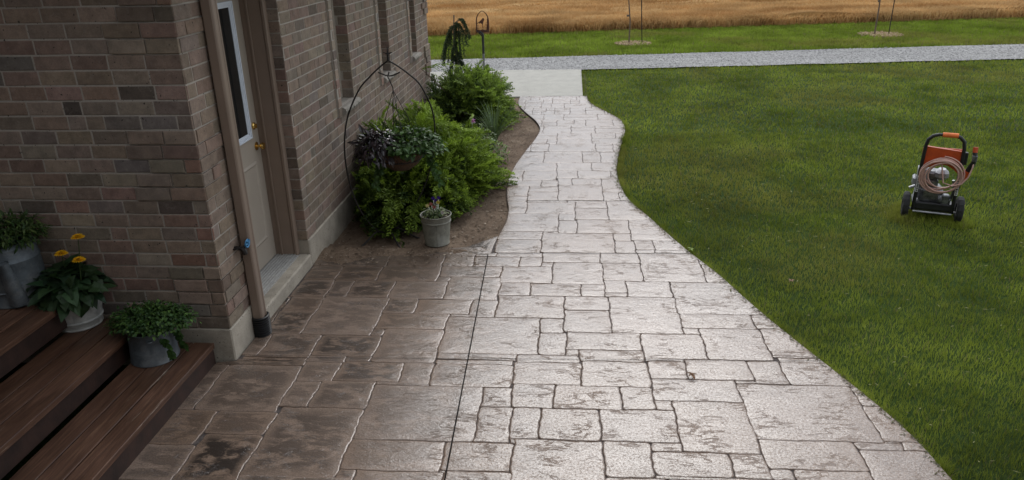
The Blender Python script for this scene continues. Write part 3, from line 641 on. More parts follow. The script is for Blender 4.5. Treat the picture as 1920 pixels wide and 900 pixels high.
# ---------------------------------------------------------------- crop field
def field():
    xs = np.concatenate([np.linspace(-500, -12, 8), np.arange(-10, 24, 0.5), np.linspace(26, 560, 10)])
    ts = [0, 0.02] + list(np.arange(.6, 40, 0.6)) + [60, 100, 200, 500, 850]
    vs = []; fs = []; m = len(ts)
    for x in xs:
        for k, t in enumerate(ts):
            z = -0.06 if k == 0 else 0.22 + (0.07 * math.sin(x * .7 + t * .9) * math.sin(t * 1.7 - x * .3) + rng.normal(0, .02) if t < 40 else 0)
            vs.append((x, field_y(x) + t + 0.25, z))
    for i in range(len(xs) - 1):
        for k in range(m - 1): a = i * m + k; fs.append((a, a + m, a + m + 1, a + 1))
    mb = MB(); mb.add(vs, fs); o = mb.build('grain_field', M['field'], smooth='all'); o['kind'] = 'structure'
    n = 230000; t = rng.exponential(6.5, n); x = rng.uniform(-9, 22, n); k = t < 34; t, x = t[k], x[k]; n = len(x); y = field_y(x) + t + .02
    yy = y - .16 * x; band = .75 * vnoise(x * .18, yy, .9, 21) + .7 * vnoise(x * .35, yy, .38, 22) + .35 * np.sin(yy * .55 + 1) + rng.normal(0, .28, n)
    tt = np.clip(.50 + band * .5 + .012 * t, 0, 1)
    a = rng.uniform(0, 2 * PI, n); h = rng.uniform(.25, .35, n) * (1 - .35 * np.exp(-t / .25)) + .03 * vnoise(x * .35, y, .6, 23); wd = 0.02 + t * .0012
    V = np.zeros((n, 5, 3)); dx, dy = np.cos(a) * wd / 2, np.sin(a) * wd / 2; lx, ly = rng.normal(0, .14, n), rng.normal(0, .12, n)
    z0 = np.where(t < .5, -0.07, 0.12)
    V[:, 0] = np.stack([x - dx * .5, y - dy * .5, z0], 1); V[:, 1] = np.stack([x + dx * .5, y + dy * .5, z0], 1)
    V[:, 2] = np.stack([x - dx + lx * .5, y - dy + ly * .5, h * .75], 1); V[:, 3] = np.stack([x + dx + lx * .5, y + dy + ly * .5, h * .75], 1); V[:, 4] = np.stack([x + lx, y + ly, h], 1)
    F = np.array([(0, 1, 3), (0, 3, 2), (2, 3, 4)])[None] + (np.arange(n) * 5)[:, None, None]
    c = np.array([.37, .185, .062]) * (1 - tt[:, None]) + np.array([.62, .41, .19]) * tt[:, None]
    tag(np_mesh('grain_stalks', V.reshape(-1, 3), F.reshape(-1, 3), np.repeat(c[:, None], 5, 1).reshape(-1, 3), M['straw'], 'stuff'), 'golden ripe grain standing in the field beyond the verge', 'crop')
field()

# ================================================================== HOUSE
house = empty('brick_house', (-2.6, 6.0, 0), label='brown brick house with beige side door and narrow windows, left of the walkway', cat='house')
def hb(mb, name, mat, parent=None, **k):
    o = mb.build(name, mat, parent or house, **k)
    o.matrix_parent_inverse = Matrix.Translation((2.6, -6.0, 0)) if parent is None else Matrix.Identity(4)
    return o
PAL = [((0.235, 0.188, 0.150), 36), ((0.225, 0.158, 0.132), 24), ((0.208, 0.178, 0.150), 20), ((0.265, 0.222, 0.180), 12), ((0.160, 0.152, 0.145), 6), ((0.055, 0.050, 0.048), 1.6), ((0.11, 0.09, 0.078), 4), ((0.195, 0.115, 0.09), 2.5)]
PW = [p[1] for p in PAL]
BL, BH, JT = 0.211, 0.083, 0.010
def brick_panel(mb, org, u, nrm, length, z0, z1, holes=(), dark=1.0, quoin=None, off=0.0, blen=BL, tone=1.0, calm=0.22, red=0.0):
    """bricks laid on a vertical plane; org = lower left, u = along, nrm = outward"""
    org = np.array(org, float); u = np.array(u, float); nrm = np.array(nrm, float)
    pw = list(PW); pw[1] *= 1 + red * 1.2; pw[7] *= 1 + red * 1.5; pw[5] *= 1 - red * .6; nc = int(round((z1 - z0) / BH)); ch = (z1 - z0) / nc
    for c in range(nc):
        za, zb = z0 + c * ch + JT / 2, z0 + (c + 1) * ch - JT / 2
        s = -((c % 2) * 0.5 + 0.07 * math.sin(c * 2.1)) * blen - off
        while s < length:
            l = blen * (0.5 if random.random() < 0.13 else 1.0); a, b = max(s, 0), min(s + l, length); s += l
            segs = [(a + JT / 2 * (a > 0), b - JT / 2 * (b < length))]
            for (h0, h1, hz0, hz1) in holes:
                if zb > hz0 + .02 and za < hz1 - .02:
                    ns = []
                    for (p, q) in segs:
                        if q <= h0 or p >= h1: ns.append((p, q))
                        else:
                            if p < h0: ns.append((p, h0))
                            if q > h1: ns.append((h1, q))
                    segs = ns
            for (p, q) in segs:
                if q - p < 0.018: continue
                col = random.choices([x[0] for x in PAL], pw)[0]; k = random.uniform(0.88 - .08 * (red > 0), 1.14 + .10 * (red > 0)) * tone
                col = tuple(x * (1 - calm) + m_ * calm for x, m_ in zip(col, (.230, .187, .150))); col = (col[0] * 1.07, col[1] * 1.0, col[2] * .95); cc = tuple(min(1, x * k * dark * random.uniform(.96, 1.04)) for x in col) + (1,)
                d = 0.0035 + random.uniform(-.001, .0012) + (quoin(0.5 * (p + q), c) if quoin else 0)
                j = lambda: random.uniform(-.0016, .0016)
                ch_ = 0.0035
                f = []
                for (dd, e) in ((-0.004, 0), (d - 0.002, 0), (d, ch_)):
                    for (ss, zz) in ((p + e, za + e), (q - e, za + e), (q - e, zb - e), (p + e, zb - e)):
                        f.append(org + u * (ss + j()) + nrm * (dd + (j() * .6 if dd > 0 else 0)) + np.array([0, 0, zz - org[2] + j()]))
                sgn = np.cross(u, [0, 0, 1]) @ nrm
                fs = [(8, 9, 10, 11)] + [(k2 * 4 + i, k2 * 4 + (i + 1) % 4, (k2 + 1) * 4 + (i + 1) % 4, (k2 + 1) * 4 + i) for k2 in range(2) for i in range(4)]
                if sgn < 0: fs = [t[::-1] for t in fs]
                mb.add(f, fs, cc)
ZF = 0.215; ZT = ZF + BH * 28
WIN = [(6.60, 7.06), (8.20, 8.64), (9.80, 10.20)]; WZ = (1.03, 2.21)
DO = (4.42, 5.40); DZ = 2.24
px = WALL_X - 0.007                                     # mortar plane of the side wall
# mortar body with real openings: made of boxes
mb = MB(); mb.col = (1, 1, 1, 1)
def wall_boxes(mb, x0, x1, segs):
    for (a, b, z0, z1) in segs: mb.box(x0, x1, a, b, z0, z1)
segs = []; ycur = WALL_Y + 0.007
for (a, b, z0, z1) in [(DO[0], DO[1], 0.10, DZ)] + [(w_[0], w_[1], WZ[0], WZ[1]) for w_ in WIN]:
    segs.append((ycur, a, ZF, ZT))
    if z0 > ZF: segs.append((a, b, ZF, z0))
    segs.append((a, b, z1, ZT)); ycur = b
segs.append((ycur, WALL_END, ZF, ZT))
wall_boxes(mb, px - 0.11, px, segs)
mb.box(-8.0, px - 0.11, WALL_Y + 0.007, WALL_Y + 0.12, ZF, ZT)
mb.box(-8.0, px - .11, WALL_END - .11, WALL_END, ZF, ZT)
hb(mb, 'wall_mortar', M['mortar'])
# bricks
mb = MB()
yo = WALL_Y
holes = [(DO[0] - yo, DO[1] - yo, -1, DZ)] + [(a - yo, b - yo, WZ[0] - .07, WZ[1]) for a, b in WIN]
def q_side(s, c):
    y = s + yo
    if WALL_END - y < 0.32: return 0.022 if (c // 5) % 2 else 0.0
    if y - yo < 0.22: return 0.008 if (c // 5) % 2 == 0 else 0
    return 0
def q_front(s, c): return 0.009 if ((c // 5) % 2 == 0 and 6.0 - s < 0.34) else 0
brick_panel(mb, (px, yo, ZF), (0, 1, 0), (1, 0, 0), WALL_END - yo, ZF, ZT, holes, quoin=q_side, calm=.5)
brick_panel(mb, (WALL_X - 6.0, WALL_Y + 0.007, ZF), (1, 0, 0), (0, -1, 0), 6.0, ZF, ZT, quoin=q_front, red=.5)
# reveals of door and windows (faces turned to the patio steps)
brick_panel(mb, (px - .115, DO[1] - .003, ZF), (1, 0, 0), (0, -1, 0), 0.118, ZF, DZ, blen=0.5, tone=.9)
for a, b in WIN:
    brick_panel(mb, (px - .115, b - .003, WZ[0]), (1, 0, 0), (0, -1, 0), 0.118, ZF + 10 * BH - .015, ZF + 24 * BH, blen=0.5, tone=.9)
hb(mb, 'brick_face', M['brick'])
# projecting brick bands beside each window
for a, b in WIN:
    for (p, q) in ((a - .115, a - .012), ):
        mb = MB(); mb.box(px + .003, px + .020, p + .012, q, 0.955, ZT - .3); o1 = hb(mb, 'jamb_band', M['mortar'])
        mb = MB(); brick_panel(mb, (px + .020, p + .012, 0.955), (0, 1, 0), (1, 0, 0), q - p - .012, .955, ZT - .32, blen=0.5, tone=1.25); hb(mb, 'band_brick', M['brick'])
# foundation
mb = MB(); mb.rbox(-2.6, -2.083, 3.922, DO[0], -0.2, ZF, .008); mb.rbox(-2.6, -2.083, DO[1], 11.04, -0.2, ZF - .001, .008)
mb.rbox(-8.0, -2.6, 3.925, 4.2, -0.2, ZF - .002, .006)
hb(mb, 'foundation', M['found'])
mb = MB(); mb.rbox(-2.6, -2.078, DO[0] + .001, DO[1] - .001, -0.2, 0.098, .01); hb(mb, 'door_step', M['found'])
# threshold
mb = MB(); mb.box(-2.42, -2.165, 4.44, 5.375, 0.098, 0.112)
for i in range(7): mb.rbox(-2.335 + i * .023, -2.323 + i * .023, 4.44, 5.37, 0.112, 0.118, .002)
hb(mb, 'threshold', M['alu'])
# door frame
mb = MB()
mb.rbox(-2.45, -2.195, 5.342, 5.392, .112, DZ, .003); mb.rbox(-2.45, -2.195, 4.428, 4.468, .112, DZ, .003); mb.rbox(-2.45, -2.195, 4.468, 5.342, DZ - .06, DZ - .004, .003)
mb.rbox(-2.193, -2.165, 5.335, 5.390, .10, DZ, .006); mb.rbox(-2.193, -2.165, 4.430, 4.478, .10, DZ, .006)
mb.rbox(-2.300, -2.285, 5.331, 5.3425, .112, DZ - .06, .002)
hb(mb, 'door_frame', M['trim'])
dr = bpy.data.objects.new('door', None)
mb = MB(); mb.rbox(-2.385, -2.342, 4.470, 5.340, 0.118, DZ - .064, .003)
for (a, b, z0, z1) in ((4.58, 4.88, .30, .92), (4.93, 5.23, .30, .92)):   # raised panels
    mb.add([(-2.3415, a, z0), (-2.3415, b, z0), (-2.3415, b, z1), (-2.3415, a, z1), (-2.333, a + .018, z0 + .018), (-2.333, b - .018, z0 + .018), (-2.333, b - .018, z1 - .018), (-2.333, a + .018, z1 - .018),
            (-2.339, a + .034, z0 + .034), (-2.339, b - .034, z0 + .034), (-2.339, b - .034, z1 - .034), (-2.339, a + .034, z1 - .034)],
           [(0, 1, 5, 4), (1, 2, 6, 5), (2, 3, 7, 6), (3, 0, 4, 7), (4, 5, 9, 8), (5, 6, 10, 9), (6, 7, 11, 10), (7, 4, 8, 11), (8, 9, 10, 11)])
door = hb(mb, 'door', M['doorp'])
gy0, gy1, gz0, gz1 = 4.63, 5.19, 1.10, 2.06
mb = MB()
for (t, x) in ((0.0, -2.322), (0.014, -2.328), (0.026, -2.334)):
    wdt = .014
    mb.rbox(-2.3418, x, gy0 + t, gy0 + t + wdt, gz0 + t, gz1 - t, .002); mb.rbox(-2.3418, x, gy1 - t - wdt, gy1 - t, gz0 + t, gz1 - t, .002)
    mb.rbox(-2.3418, x - .0005, gy0 + t + wdt, gy1 - t - wdt, gz0 + t, gz0 + t + wdt, .002); mb.rbox(-2.3418, x - .0005, gy0 + t + wdt, gy1 - t - wdt, gz1 - t - wdt, gz1 - t, .002)
hb(mb, 'glass_frame', M['white'], door)
mb = MB(); mb.box(-2.3419, -2.3385, gy0 + .04, gy1 - .04, gz0 + .04, gz1 - .04); hb(mb, 'pane', M['glass'], door)
def knob(z, big):
    mb = MB(); n = 20; prof = [(0, .0), (.030, .0), (.031, .006), (.012, .010), (.011, .03), (.022, .038), (.028, .05), (.024, .062), (.0, .066)] if big else [(0, 0), (.027, 0), (.027, .008), (.019, .014), (.018, .022), (0, .024)]
    vs = []; fs = []
    for (r, d) in prof:
        for k in range(n): a = 2 * PI * k / n; vs.append((-2.342 + d, 5.268 + r * math.cos(a), z + r * math.sin(a)))
    for i in range(len(prof) - 1):
        for k in range(n): fs.append((i * n + k, i * n + (k + 1) % n, (i + 1) * n + (k + 1) % n, (i + 1) * n + k))
    mb.add(vs, fs); return mb
for nm, z, big in (('door_knob', 1.02, True), ('deadbolt', 1.172, False)):
    hb(knob(z, big), nm, M['brass'], door, smooth=True)
mb = MB(); mb.rbox(-2.318, -2.314, 5.264, 5.272, 1.155, 1.19, .001); hb(mb, 'thumb_turn', M['brass'], door)
# windows
for a, b in WIN:
    mb = MB(); X0, X1 = px - .145, px - .105
    mb.rbox(X0, X1, a + .001, a + .045, WZ[0], WZ[1], .003); mb.rbox(X0, X1, b - .045, b - .004, WZ[0], WZ[1], .003)
    mb.rbox(X0, X1 - .001, a + .045, b - .045, WZ[0], WZ[0] + .05, .003); mb.rbox(X0, X1 - .001, a + .045, b - .045, WZ[1] - .05, WZ[1], .003)
    mb.rbox(X0, X1 - .012, a + .045, a + .068, WZ[0] + .05, WZ[1] - .05, .002); mb.rbox(X0, X1 - .012, b - .068, b - .045, WZ[0] + .05, WZ[1] - .05, .002)
    wobj = hb(mb, 'window', M['doorp'])
    mb = MB(); mb.box(X0 + .005, X0 + .012, a + .065, b - .065, WZ[0] + .05, WZ[1] - .05); hb(mb, 'pane', M['glass'], wobj)
    # rock-faced stone sill
    mb = MB(); vs = []; fs = []; n = 14; ys = np.linspace(a - .012, b + .05, n)
    for i, y in enumerate(ys):
        j = lambda s=.004: random.uniform(-s, s)
        vs += [(px - .10, y, WZ[0] + .004), (px + .035, y, WZ[0] - .004 + j(.001)), (px + .052 + j(.003), y, WZ[0] - .016 + j(.002)), (px + .060 + j(.005), y, WZ[0] - .04 + j()), (px + .046 + j(), y, WZ[0] - .066), (px - .0, y, WZ[0] - .068)]
    for i in range(n - 1):
        for k in range(5): q = i * 6 + k; fs.append((q, q + 1, q + 7, q + 6))
    fs += [(5, 4, 3, 2, 1, 0), tuple((n - 1) * 6 + k for k in range(6))]
    mb.add(vs, fs); hb(mb, 'sill', M['sillstone'], wobj)
# downspout
mb = MB(); sx0, sx1, sy0, sy1 = -2.080, -2.012, 4.222, 4.308
pr = [(sx0, sy0 + .008), (sx0 + .008, sy0), (sx1 - .012, sy0), (sx1 - .004, sy0 + .005), (sx1, sy0 + .013), (sx1, sy0 + .03), (sx1 - .005, sy0 + .036), (sx1 - .005, sy0 + .058), (sx1, sy0 + .064), (sx1, sy1 - .013), (sx1 - .004, sy1 - .005), (sx1 - .012, sy1), (sx0 + .008, sy1), (sx0, sy1 - .008)]
vs = [(x, y, z) for z in (.125, 2.45) for x, y in pr]; n = len(pr); mb.add(vs, [(i, (i + 1) % n, n + (i + 1) % n, n + i) for i in range(n)] + [tuple(range(n - 1, -1, -1))])
ds = hb(mb, 'downspout', M['spout'])
mb = MB(); cx_, cy_ = (sx0 + sx1) / 2 + .002, (sy0 + sy1) / 2
prof = [(0.0, -.02)]
for i in range(9): z = -.005 + i * .016; prof += [(.056, z), (.066, z + .004), (.066, z + .010), (.056, z + .014)]
mb.lathe(prof, 28, (cx_, cy_, 0), sx=.86); hb(mb, 'drain_boot', M['black'], ds)
# outdoor tap
mb = MB(); mb.tube([(-2.09, 4.165, .655), (-2.06, 4.165, .655), (-2.035, 4.165, .652)], .013); mb.tube([(-2.045, 4.165, .655), (-2.032, 4.165, .64), (-2.026, 4.165, .615)], [.016, .018, .016]); mb.tube([(-2.04, 4.165, .655), (-2.02, 4.19, .672)], .009)
mb.lathe([(0, -.004), (.026, -.004), (.026, .004), (0, .004)], 16, (-2.084, 4.165, .655))
tap = hb(mb, 'tap', M['iron'], smooth=True)
mb = MB()
for k in range(6):
    a = k * PI / 3; mb.tube([(-2.018, 4.195, .676), (-2.018 + .012 * math.sin(a), 4.195 + .030 * math.cos(a), .676 + .026 * math.sin(a))], .007, 6)
mb.tube([(-2.018, 4.195 + .028 * math.cos(t), .676 + .024 * math.sin(t)) for t in np.linspace(0, 2 * PI, 13)[:-1]], .005, 6, closed=True); hb(mb, 'tap_handle', M['blue'], tap)
# eaves over the side wall, main roof; unseen slabs and wing added for shade
mb = MB(); mb.rbox(-8.0, -1.62, 3.4, 11.5, ZT, ZT + .2, .01)
mb.rbox(-8.0, -2.05, -3.0, 2.3, 2.74, 2.98, .01)  # unseen porch roof, added so the steps fall dark
mb.add([(-1.6, 3.3, ZT + .21), (-1.6, 11.6, ZT + .21), (-5.5, 11.6, 4.6), (-5.5, 3.3, 4.6), (-9, 11.6, ZT + .21), (-9, 3.3, ZT + .21)], [(0, 1, 2, 3), (3, 2, 4, 5), (0, 3, 5), (1, 4, 2)])
mb.rbox(-2.049, 4.2, -3.0, 0.3, 2.745, 2.975, .01)  # unseen slab above the camera, added to dim the near ground
hb(mb, 'roof', M['roofm'])
mb = MB(); mb.rbox(-6.6, -6.35, -3.0, 3.92, 0, 2.74, .01); mb.rbox(-6.35, 9.0, -3.4, -3.1, 0, 2.9, .01); hb(mb, 'sky_block_wall', M['mortar'])  # unseen walls, added to block sky light from behind
mb = MB(); mb.add([(-6.8, -3.0, 2.9), (9.3, -3.0, 2.9), (9.3, -3.0, 3.1), (-6.8, -3.0, 3.1), (-6.8, -7.0, 4.6), (9.3, -7, 4.6), (9.3, -7, 2.9), (-6.8, -7, 2.9)], [(0, 1, 2, 3), (3, 2, 5, 4), (1, 6, 5, 2), (0, 3, 4, 7), (4, 5, 6, 7)]); hb(mb, 'sky_block_roof', M['roofm'])  # unseen roof added over them, also blocking sky

# ================================================================== STEPS
steps = empty('wooden_steps', (-3.2, 1.6, 0), label='dark stained wooden steps climbing left from the patio against the brick wall', cat='steps')
SZ = (0.14, 0.30, 0.50, 0.66); SX = (-2.185, -2.585, -2.925, -3.92)
def sp(mb, name, mat, **k):
    o = mb.build(name, mat, steps, **k); o.matrix_parent_inverse = Matrix.Translation((3.2, -1.6, 0)); return o
Y0, Y1 = -1.2, 3.885
for i in range(4):
    xr = SX[i]; bw = 0.134 if i < 3 else 0.14; n = 3 if i < 2 else (7 if i == 2 else 8)
    for b in range(n):
        mb = MB(); mb.col = (random.random(), random.random(), random.random(), 1)
        x1 = xr - b * bw; x0 = x1 - bw + .008
        mb.rbox(x0, x1, Y0, Y1, SZ[i] - .034, SZ[i] + random.uniform(-.001, .001), .0025); sp(mb, 'tread_board', M['wood'])
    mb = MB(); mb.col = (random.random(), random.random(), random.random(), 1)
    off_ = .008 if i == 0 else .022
    mb.rbox(xr - .055, xr - off_, Y0, Y1 - .004, SZ[i] - .16 + (0.002 if i else -.03), SZ[i] - .036, .004); sp(mb, 'riser', M['riser'])  # dark stain, made darker still to carry the shade on the risers

# ================================================================== PLANTS
def rc(c, k=.2): 
    q = random.uniform(1 - k, 1 + k); return (c[0] * q * random.uniform(.92, 1.08), c[1] * q, c[2] * q * random.uniform(.85, 1.15), 1)
def mound(mb, c, rx, ry, rz, n, ln, wd, cols, droop=0.4, low=-0.2, inner=0.35):
    for _ in range(n):
        th = random.uniform(0, 2 * PI); ph = math.asin(random.uniform(low, 1)); r = random.uniform(inner, 1) ** .5 * random.uniform(.85, 1.1)
        d = np.array([math.cos(th) * math.cos(ph), math.sin(th) * math.cos(ph), math.sin(ph)])
        p = np.array(c) + d * np.array([rx, ry, rz]) * r
        o = d * np.array([1, 1, .5]) + np.random.default_rng(random.randrange(1 << 30)).normal(0, .55, 3); o[2] -= droop * random.random()
        nn = d * .6 + np.array([0, 0, 1.0]) + np.array([random.uniform(-.5, .5) for _ in range(3)])
        l = ln * random.uniform(.6, 1.25); mb.leaf(p, o, nn, l, wd, rc(random.choice(cols), .3), random.uniform(.1, .5))
def stems(mb, c, rx, ry, rz, n, r=.002, col=(.05, .08, .02, 1)):
    mb.col = col
    for _ in range(n):
        th = random.uniform(0, 2 * PI); q = random.uniform(.3, 1)
        e = (c[0] + rx * q * math.cos(th), c[1] + ry * q * math.sin(th), c[2] + rz * random.uniform(.3, .9)); m_ = ((c[0] * 1.4 + e[0] * .6) / 2, (c[1] * 1.4 + e[1] * .6) / 2, c[2] + (e[2] - c[2]) * .7)
        mb.tube([c, m_, e], [r * 1.6, r * 1.2, r * .6], 5)

def juniper(name, c, rx, ry, rz, nspray, label, tipc, lowc, seed):
    rs = np.random.default_rng(seed); V = []; F = []; C = []; nv = 0
    root = empty(name, (c[0], c[1], -.03), label=label, cat='shrub')
    lo = np.array(lowc); hi = np.array(tipc)
    st = MB(); st.col = (.09, .055, .035, 1)
    for s in range(nspray):
        th = rs.uniform(0, 2 * PI); el = rs.uniform(-.05, 1) ; el = math.asin(max(-.05, min(1, el ** 1.05 if el > 0 else el)))
        rad = rs.uniform(.62, 1.0) if rs.random() < .45 else rs.uniform(.9, 1.08)
        lump = 1 + .16 * math.sin(3 * th + seed) * math.cos(2.3 * el + seed) + .08 * math.sin(7 * th + 5 * el)
        d = np.array([math.cos(th) * math.cos(el), math.sin(th) * math.cos(el), math.sin(el)])
        tip = d * np.array([rx, ry, rz]) * rad * lump + np.array([0, 0, .06])
        ln = rs.uniform(.28, .62) * (1.15 if rad > .85 else .8) * (0.55 + .45 * min(1, rx / .7))
        tip[0] = max(tip[0], -2.03 - c[0])
        dirn = _norm(np.array([d[0] * 1.0, d[1] * 1.0, d[2] * .75 + .12]) + rs.normal(0, .28, 3))
        start = tip - dirn * ln
        side = _norm(np.cross(dirn, [0, 0, 1]) + 1e-4); up = np.cross(side, dirn)
        roll = rs.normal(0, .6); side2 = side * math.cos(roll) + up * math.sin(roll)
        if s % 9 == 0: st.tube([(0, 0, 0), tuple(start * .55 + np.array([0, 0, .03])), tuple(start)], [.014, .008, .004], 5)
        nt_ = 18
        bright = np.clip(.12 + .45 * (tip[2] / rz) + .32 * rs.normal() + .38 * d[0], 0, 1)  # upper and right-hand sprays tinted brighter, painting the light into the needles
        for i in range(nt_):
            t = (i + .5) / nt_; sag = -.22 * ln * t * t + .0
            p = start + dirn * ln * t + up * (sag * .3) ; p[2] += .10 * ln * math.sin(t * 3)
            for sgn in (-1, 1):
                tl = min(ln, .4) * .34 * (1 - t) ** .8 * rs.uniform(.6, 1.25) + .016
                td = _norm(dirn * 1.0 + side2 * sgn * .62 + up * rs.normal(0, .18) + rs.normal(0, .1, 3))
                nn = 4
                for k in range(nn):
                    q0 = p + td * tl * k / nn; w_ = .0095 * rs.uniform(.7, 1.3); sd = np.cross(td, up * .7 + rs.normal(0, .5, 3)); sd = sd / (np.linalg.norm(sd) + 1e-6) * w_ * (1.2 - .6 * k / nn)
                    q1 = q0 + td * tl / nn * 1.7 + rs.normal(0, .005, 3)
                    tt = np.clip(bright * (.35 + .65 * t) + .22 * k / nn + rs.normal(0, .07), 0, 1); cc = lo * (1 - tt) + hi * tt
                    V += [q0 - sd, q0 + sd, q1]; F.append((nv, nv + 1, nv + 2)); C += [cc, cc, cc * 1.12]; nv += 3
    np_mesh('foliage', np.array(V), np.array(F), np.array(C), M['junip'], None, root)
    st.build('branches', M['bark'], root)
    return root
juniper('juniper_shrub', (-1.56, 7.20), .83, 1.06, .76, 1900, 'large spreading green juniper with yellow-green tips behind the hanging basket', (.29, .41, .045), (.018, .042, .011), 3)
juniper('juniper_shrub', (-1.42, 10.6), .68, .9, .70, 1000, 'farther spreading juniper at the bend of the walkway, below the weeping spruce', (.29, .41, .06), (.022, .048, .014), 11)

# strappy iris between the junipers
root = empty('iris_clump', (-1.0, 9.45, -.03), label='clump of long strap-shaped grey-green leaves in front of the farther juniper', cat='plant')
mb = MB()
for i in range(60):
    th = random.uniform(0, 2 * PI); l = random.uniform(.3, .62); out = random.uniform(.08, .42); wv = random.uniform(.006, .012)
    pts = [Vector((math.cos(th) * (.03 + out * t ** 1.7), math.sin(th) * (.03 + out * t ** 1.7), l * (t - .28 * t * t * t * (out * 2.2)))) for t in np.linspace(0, 1, 6)]
    sd = Vector((-math.sin(th), math.cos(th), 0)); vs = []
    for k, p in enumerate(pts): ww = wv * (1 - (k / 5) ** 2 * .9); vs += [p - sd * ww, p + sd * ww]
    mb.add(vs, [(2 * k, 2 * k + 1, 2 * k + 3, 2 * k + 2) for k in range(5)], rc((.10, .155, .06), .3))
mb.build('leaves', M['leafm'], root)
root = empty('flowering_plant', (-1.22, 8.95, -.03), label='low green plant with a small mauve flower between the two junipers', cat='plant')
mb = MB(); mound(mb, (0, 0, .14), .30, .25, .22, 420, .06, .4, [(.06, .11, .02), (.11, .17, .03)], inner=.2); mb.build('leaves', M['leafm'], root)
mb = MB()
for i in range(16): a = random.uniform(0, 6.28); mb.leaf((.02, -.1, .42), (math.cos(a), math.sin(a), random.uniform(-.2, .9)), (0, 0, 1), .05, .6, rc((.40, .16, .36), .2))
mb.tube([(0, 0, .1), (.02, -.1, .42)], .003, 5); mb.build('flower', M['petals'], root)
root = empty('green_perennial', (-0.98, 8.45, -.03), label='light green leafy perennial at the right edge of the near juniper', cat='plant')
mb = MB(); mound(mb, (0, 0, .10), .24, .3, .2, 420, .06, .3, [(.09, .16, .03), (.15, .22, .04)], inner=.2); mb.build('leaves', M['leafm'], root)

# weeping spruce
def weeping():
    root = empty('weeping_spruce', (-2.22, 14.45, -.05), label='narrow dark weeping spruce tied to a thin stake behind the farther juniper', cat='tree')
    mb = MB(); mb.tube([(0, 0, 0), (.02, 0, .4), (-.02, .0, .75), (.03, 0, 1.05), (.16, 0, 1.12)], [.03, .026, .02, .014, .01], 8); mb.build('trunk', M['bark'], root)
    mb = MB()
    tops = [((.03, 1.05), (.24, .62)), ((.1, 1.12), (.26, .75)), ((.0, 1.0), (-.16, .62)), ((-.05, .85), (-.24, .35)), ((-.05, .9), (-.12, .3)), ((.05, .9), (.12, .4)), ((-.18, .62), (-.26, .25)), ((.0, .7), (.05, .1)), ((.0, .6), (-.10, .05)), ((.02, .5), (.16, .05)), ((.04, .45), (-.18, .02)), ((.05, 1.0), (.02, .5)), ((.02, .35), (.2, .0)), ((0, .4), (0, 0))]
    for (a, b) in tops:
        for rep in range(4):
            oy = random.uniform(-.12, .12); A = np.array([a[0] + random.uniform(-.03, .03), oy * .4, a[1]]); B = np.array([b[0] + random.uniform(-.05, .05), oy * 1.2, max(b[1], .0)])
            n = 26
            for i in range(n):
                t = i / n; p = A + (B - A) * np.array([t ** .6, t, t ** 1.4]); 
                for k in range(5):
                    d = np.array([random.uniform(-1, 1), random.uniform(-1, 1), random.uniform(-1.6, -.2)]); mb.leaf(p, d, (random.random(), random.random(), .3), random.uniform(.035, .06), .22, rc(random.choice([(.022, .04, .018), (.04, .062, .022), (.055, .075, .03)]), .2))
    mb.build('foliage', M['junip'], root)
    mb = MB(); mb.tube([(-.10, .0, 0), (-.03, 0, .65), (.0, 0, 1.18)], .012, 6); mb.build('stake', M['bark'], root)
weeping()
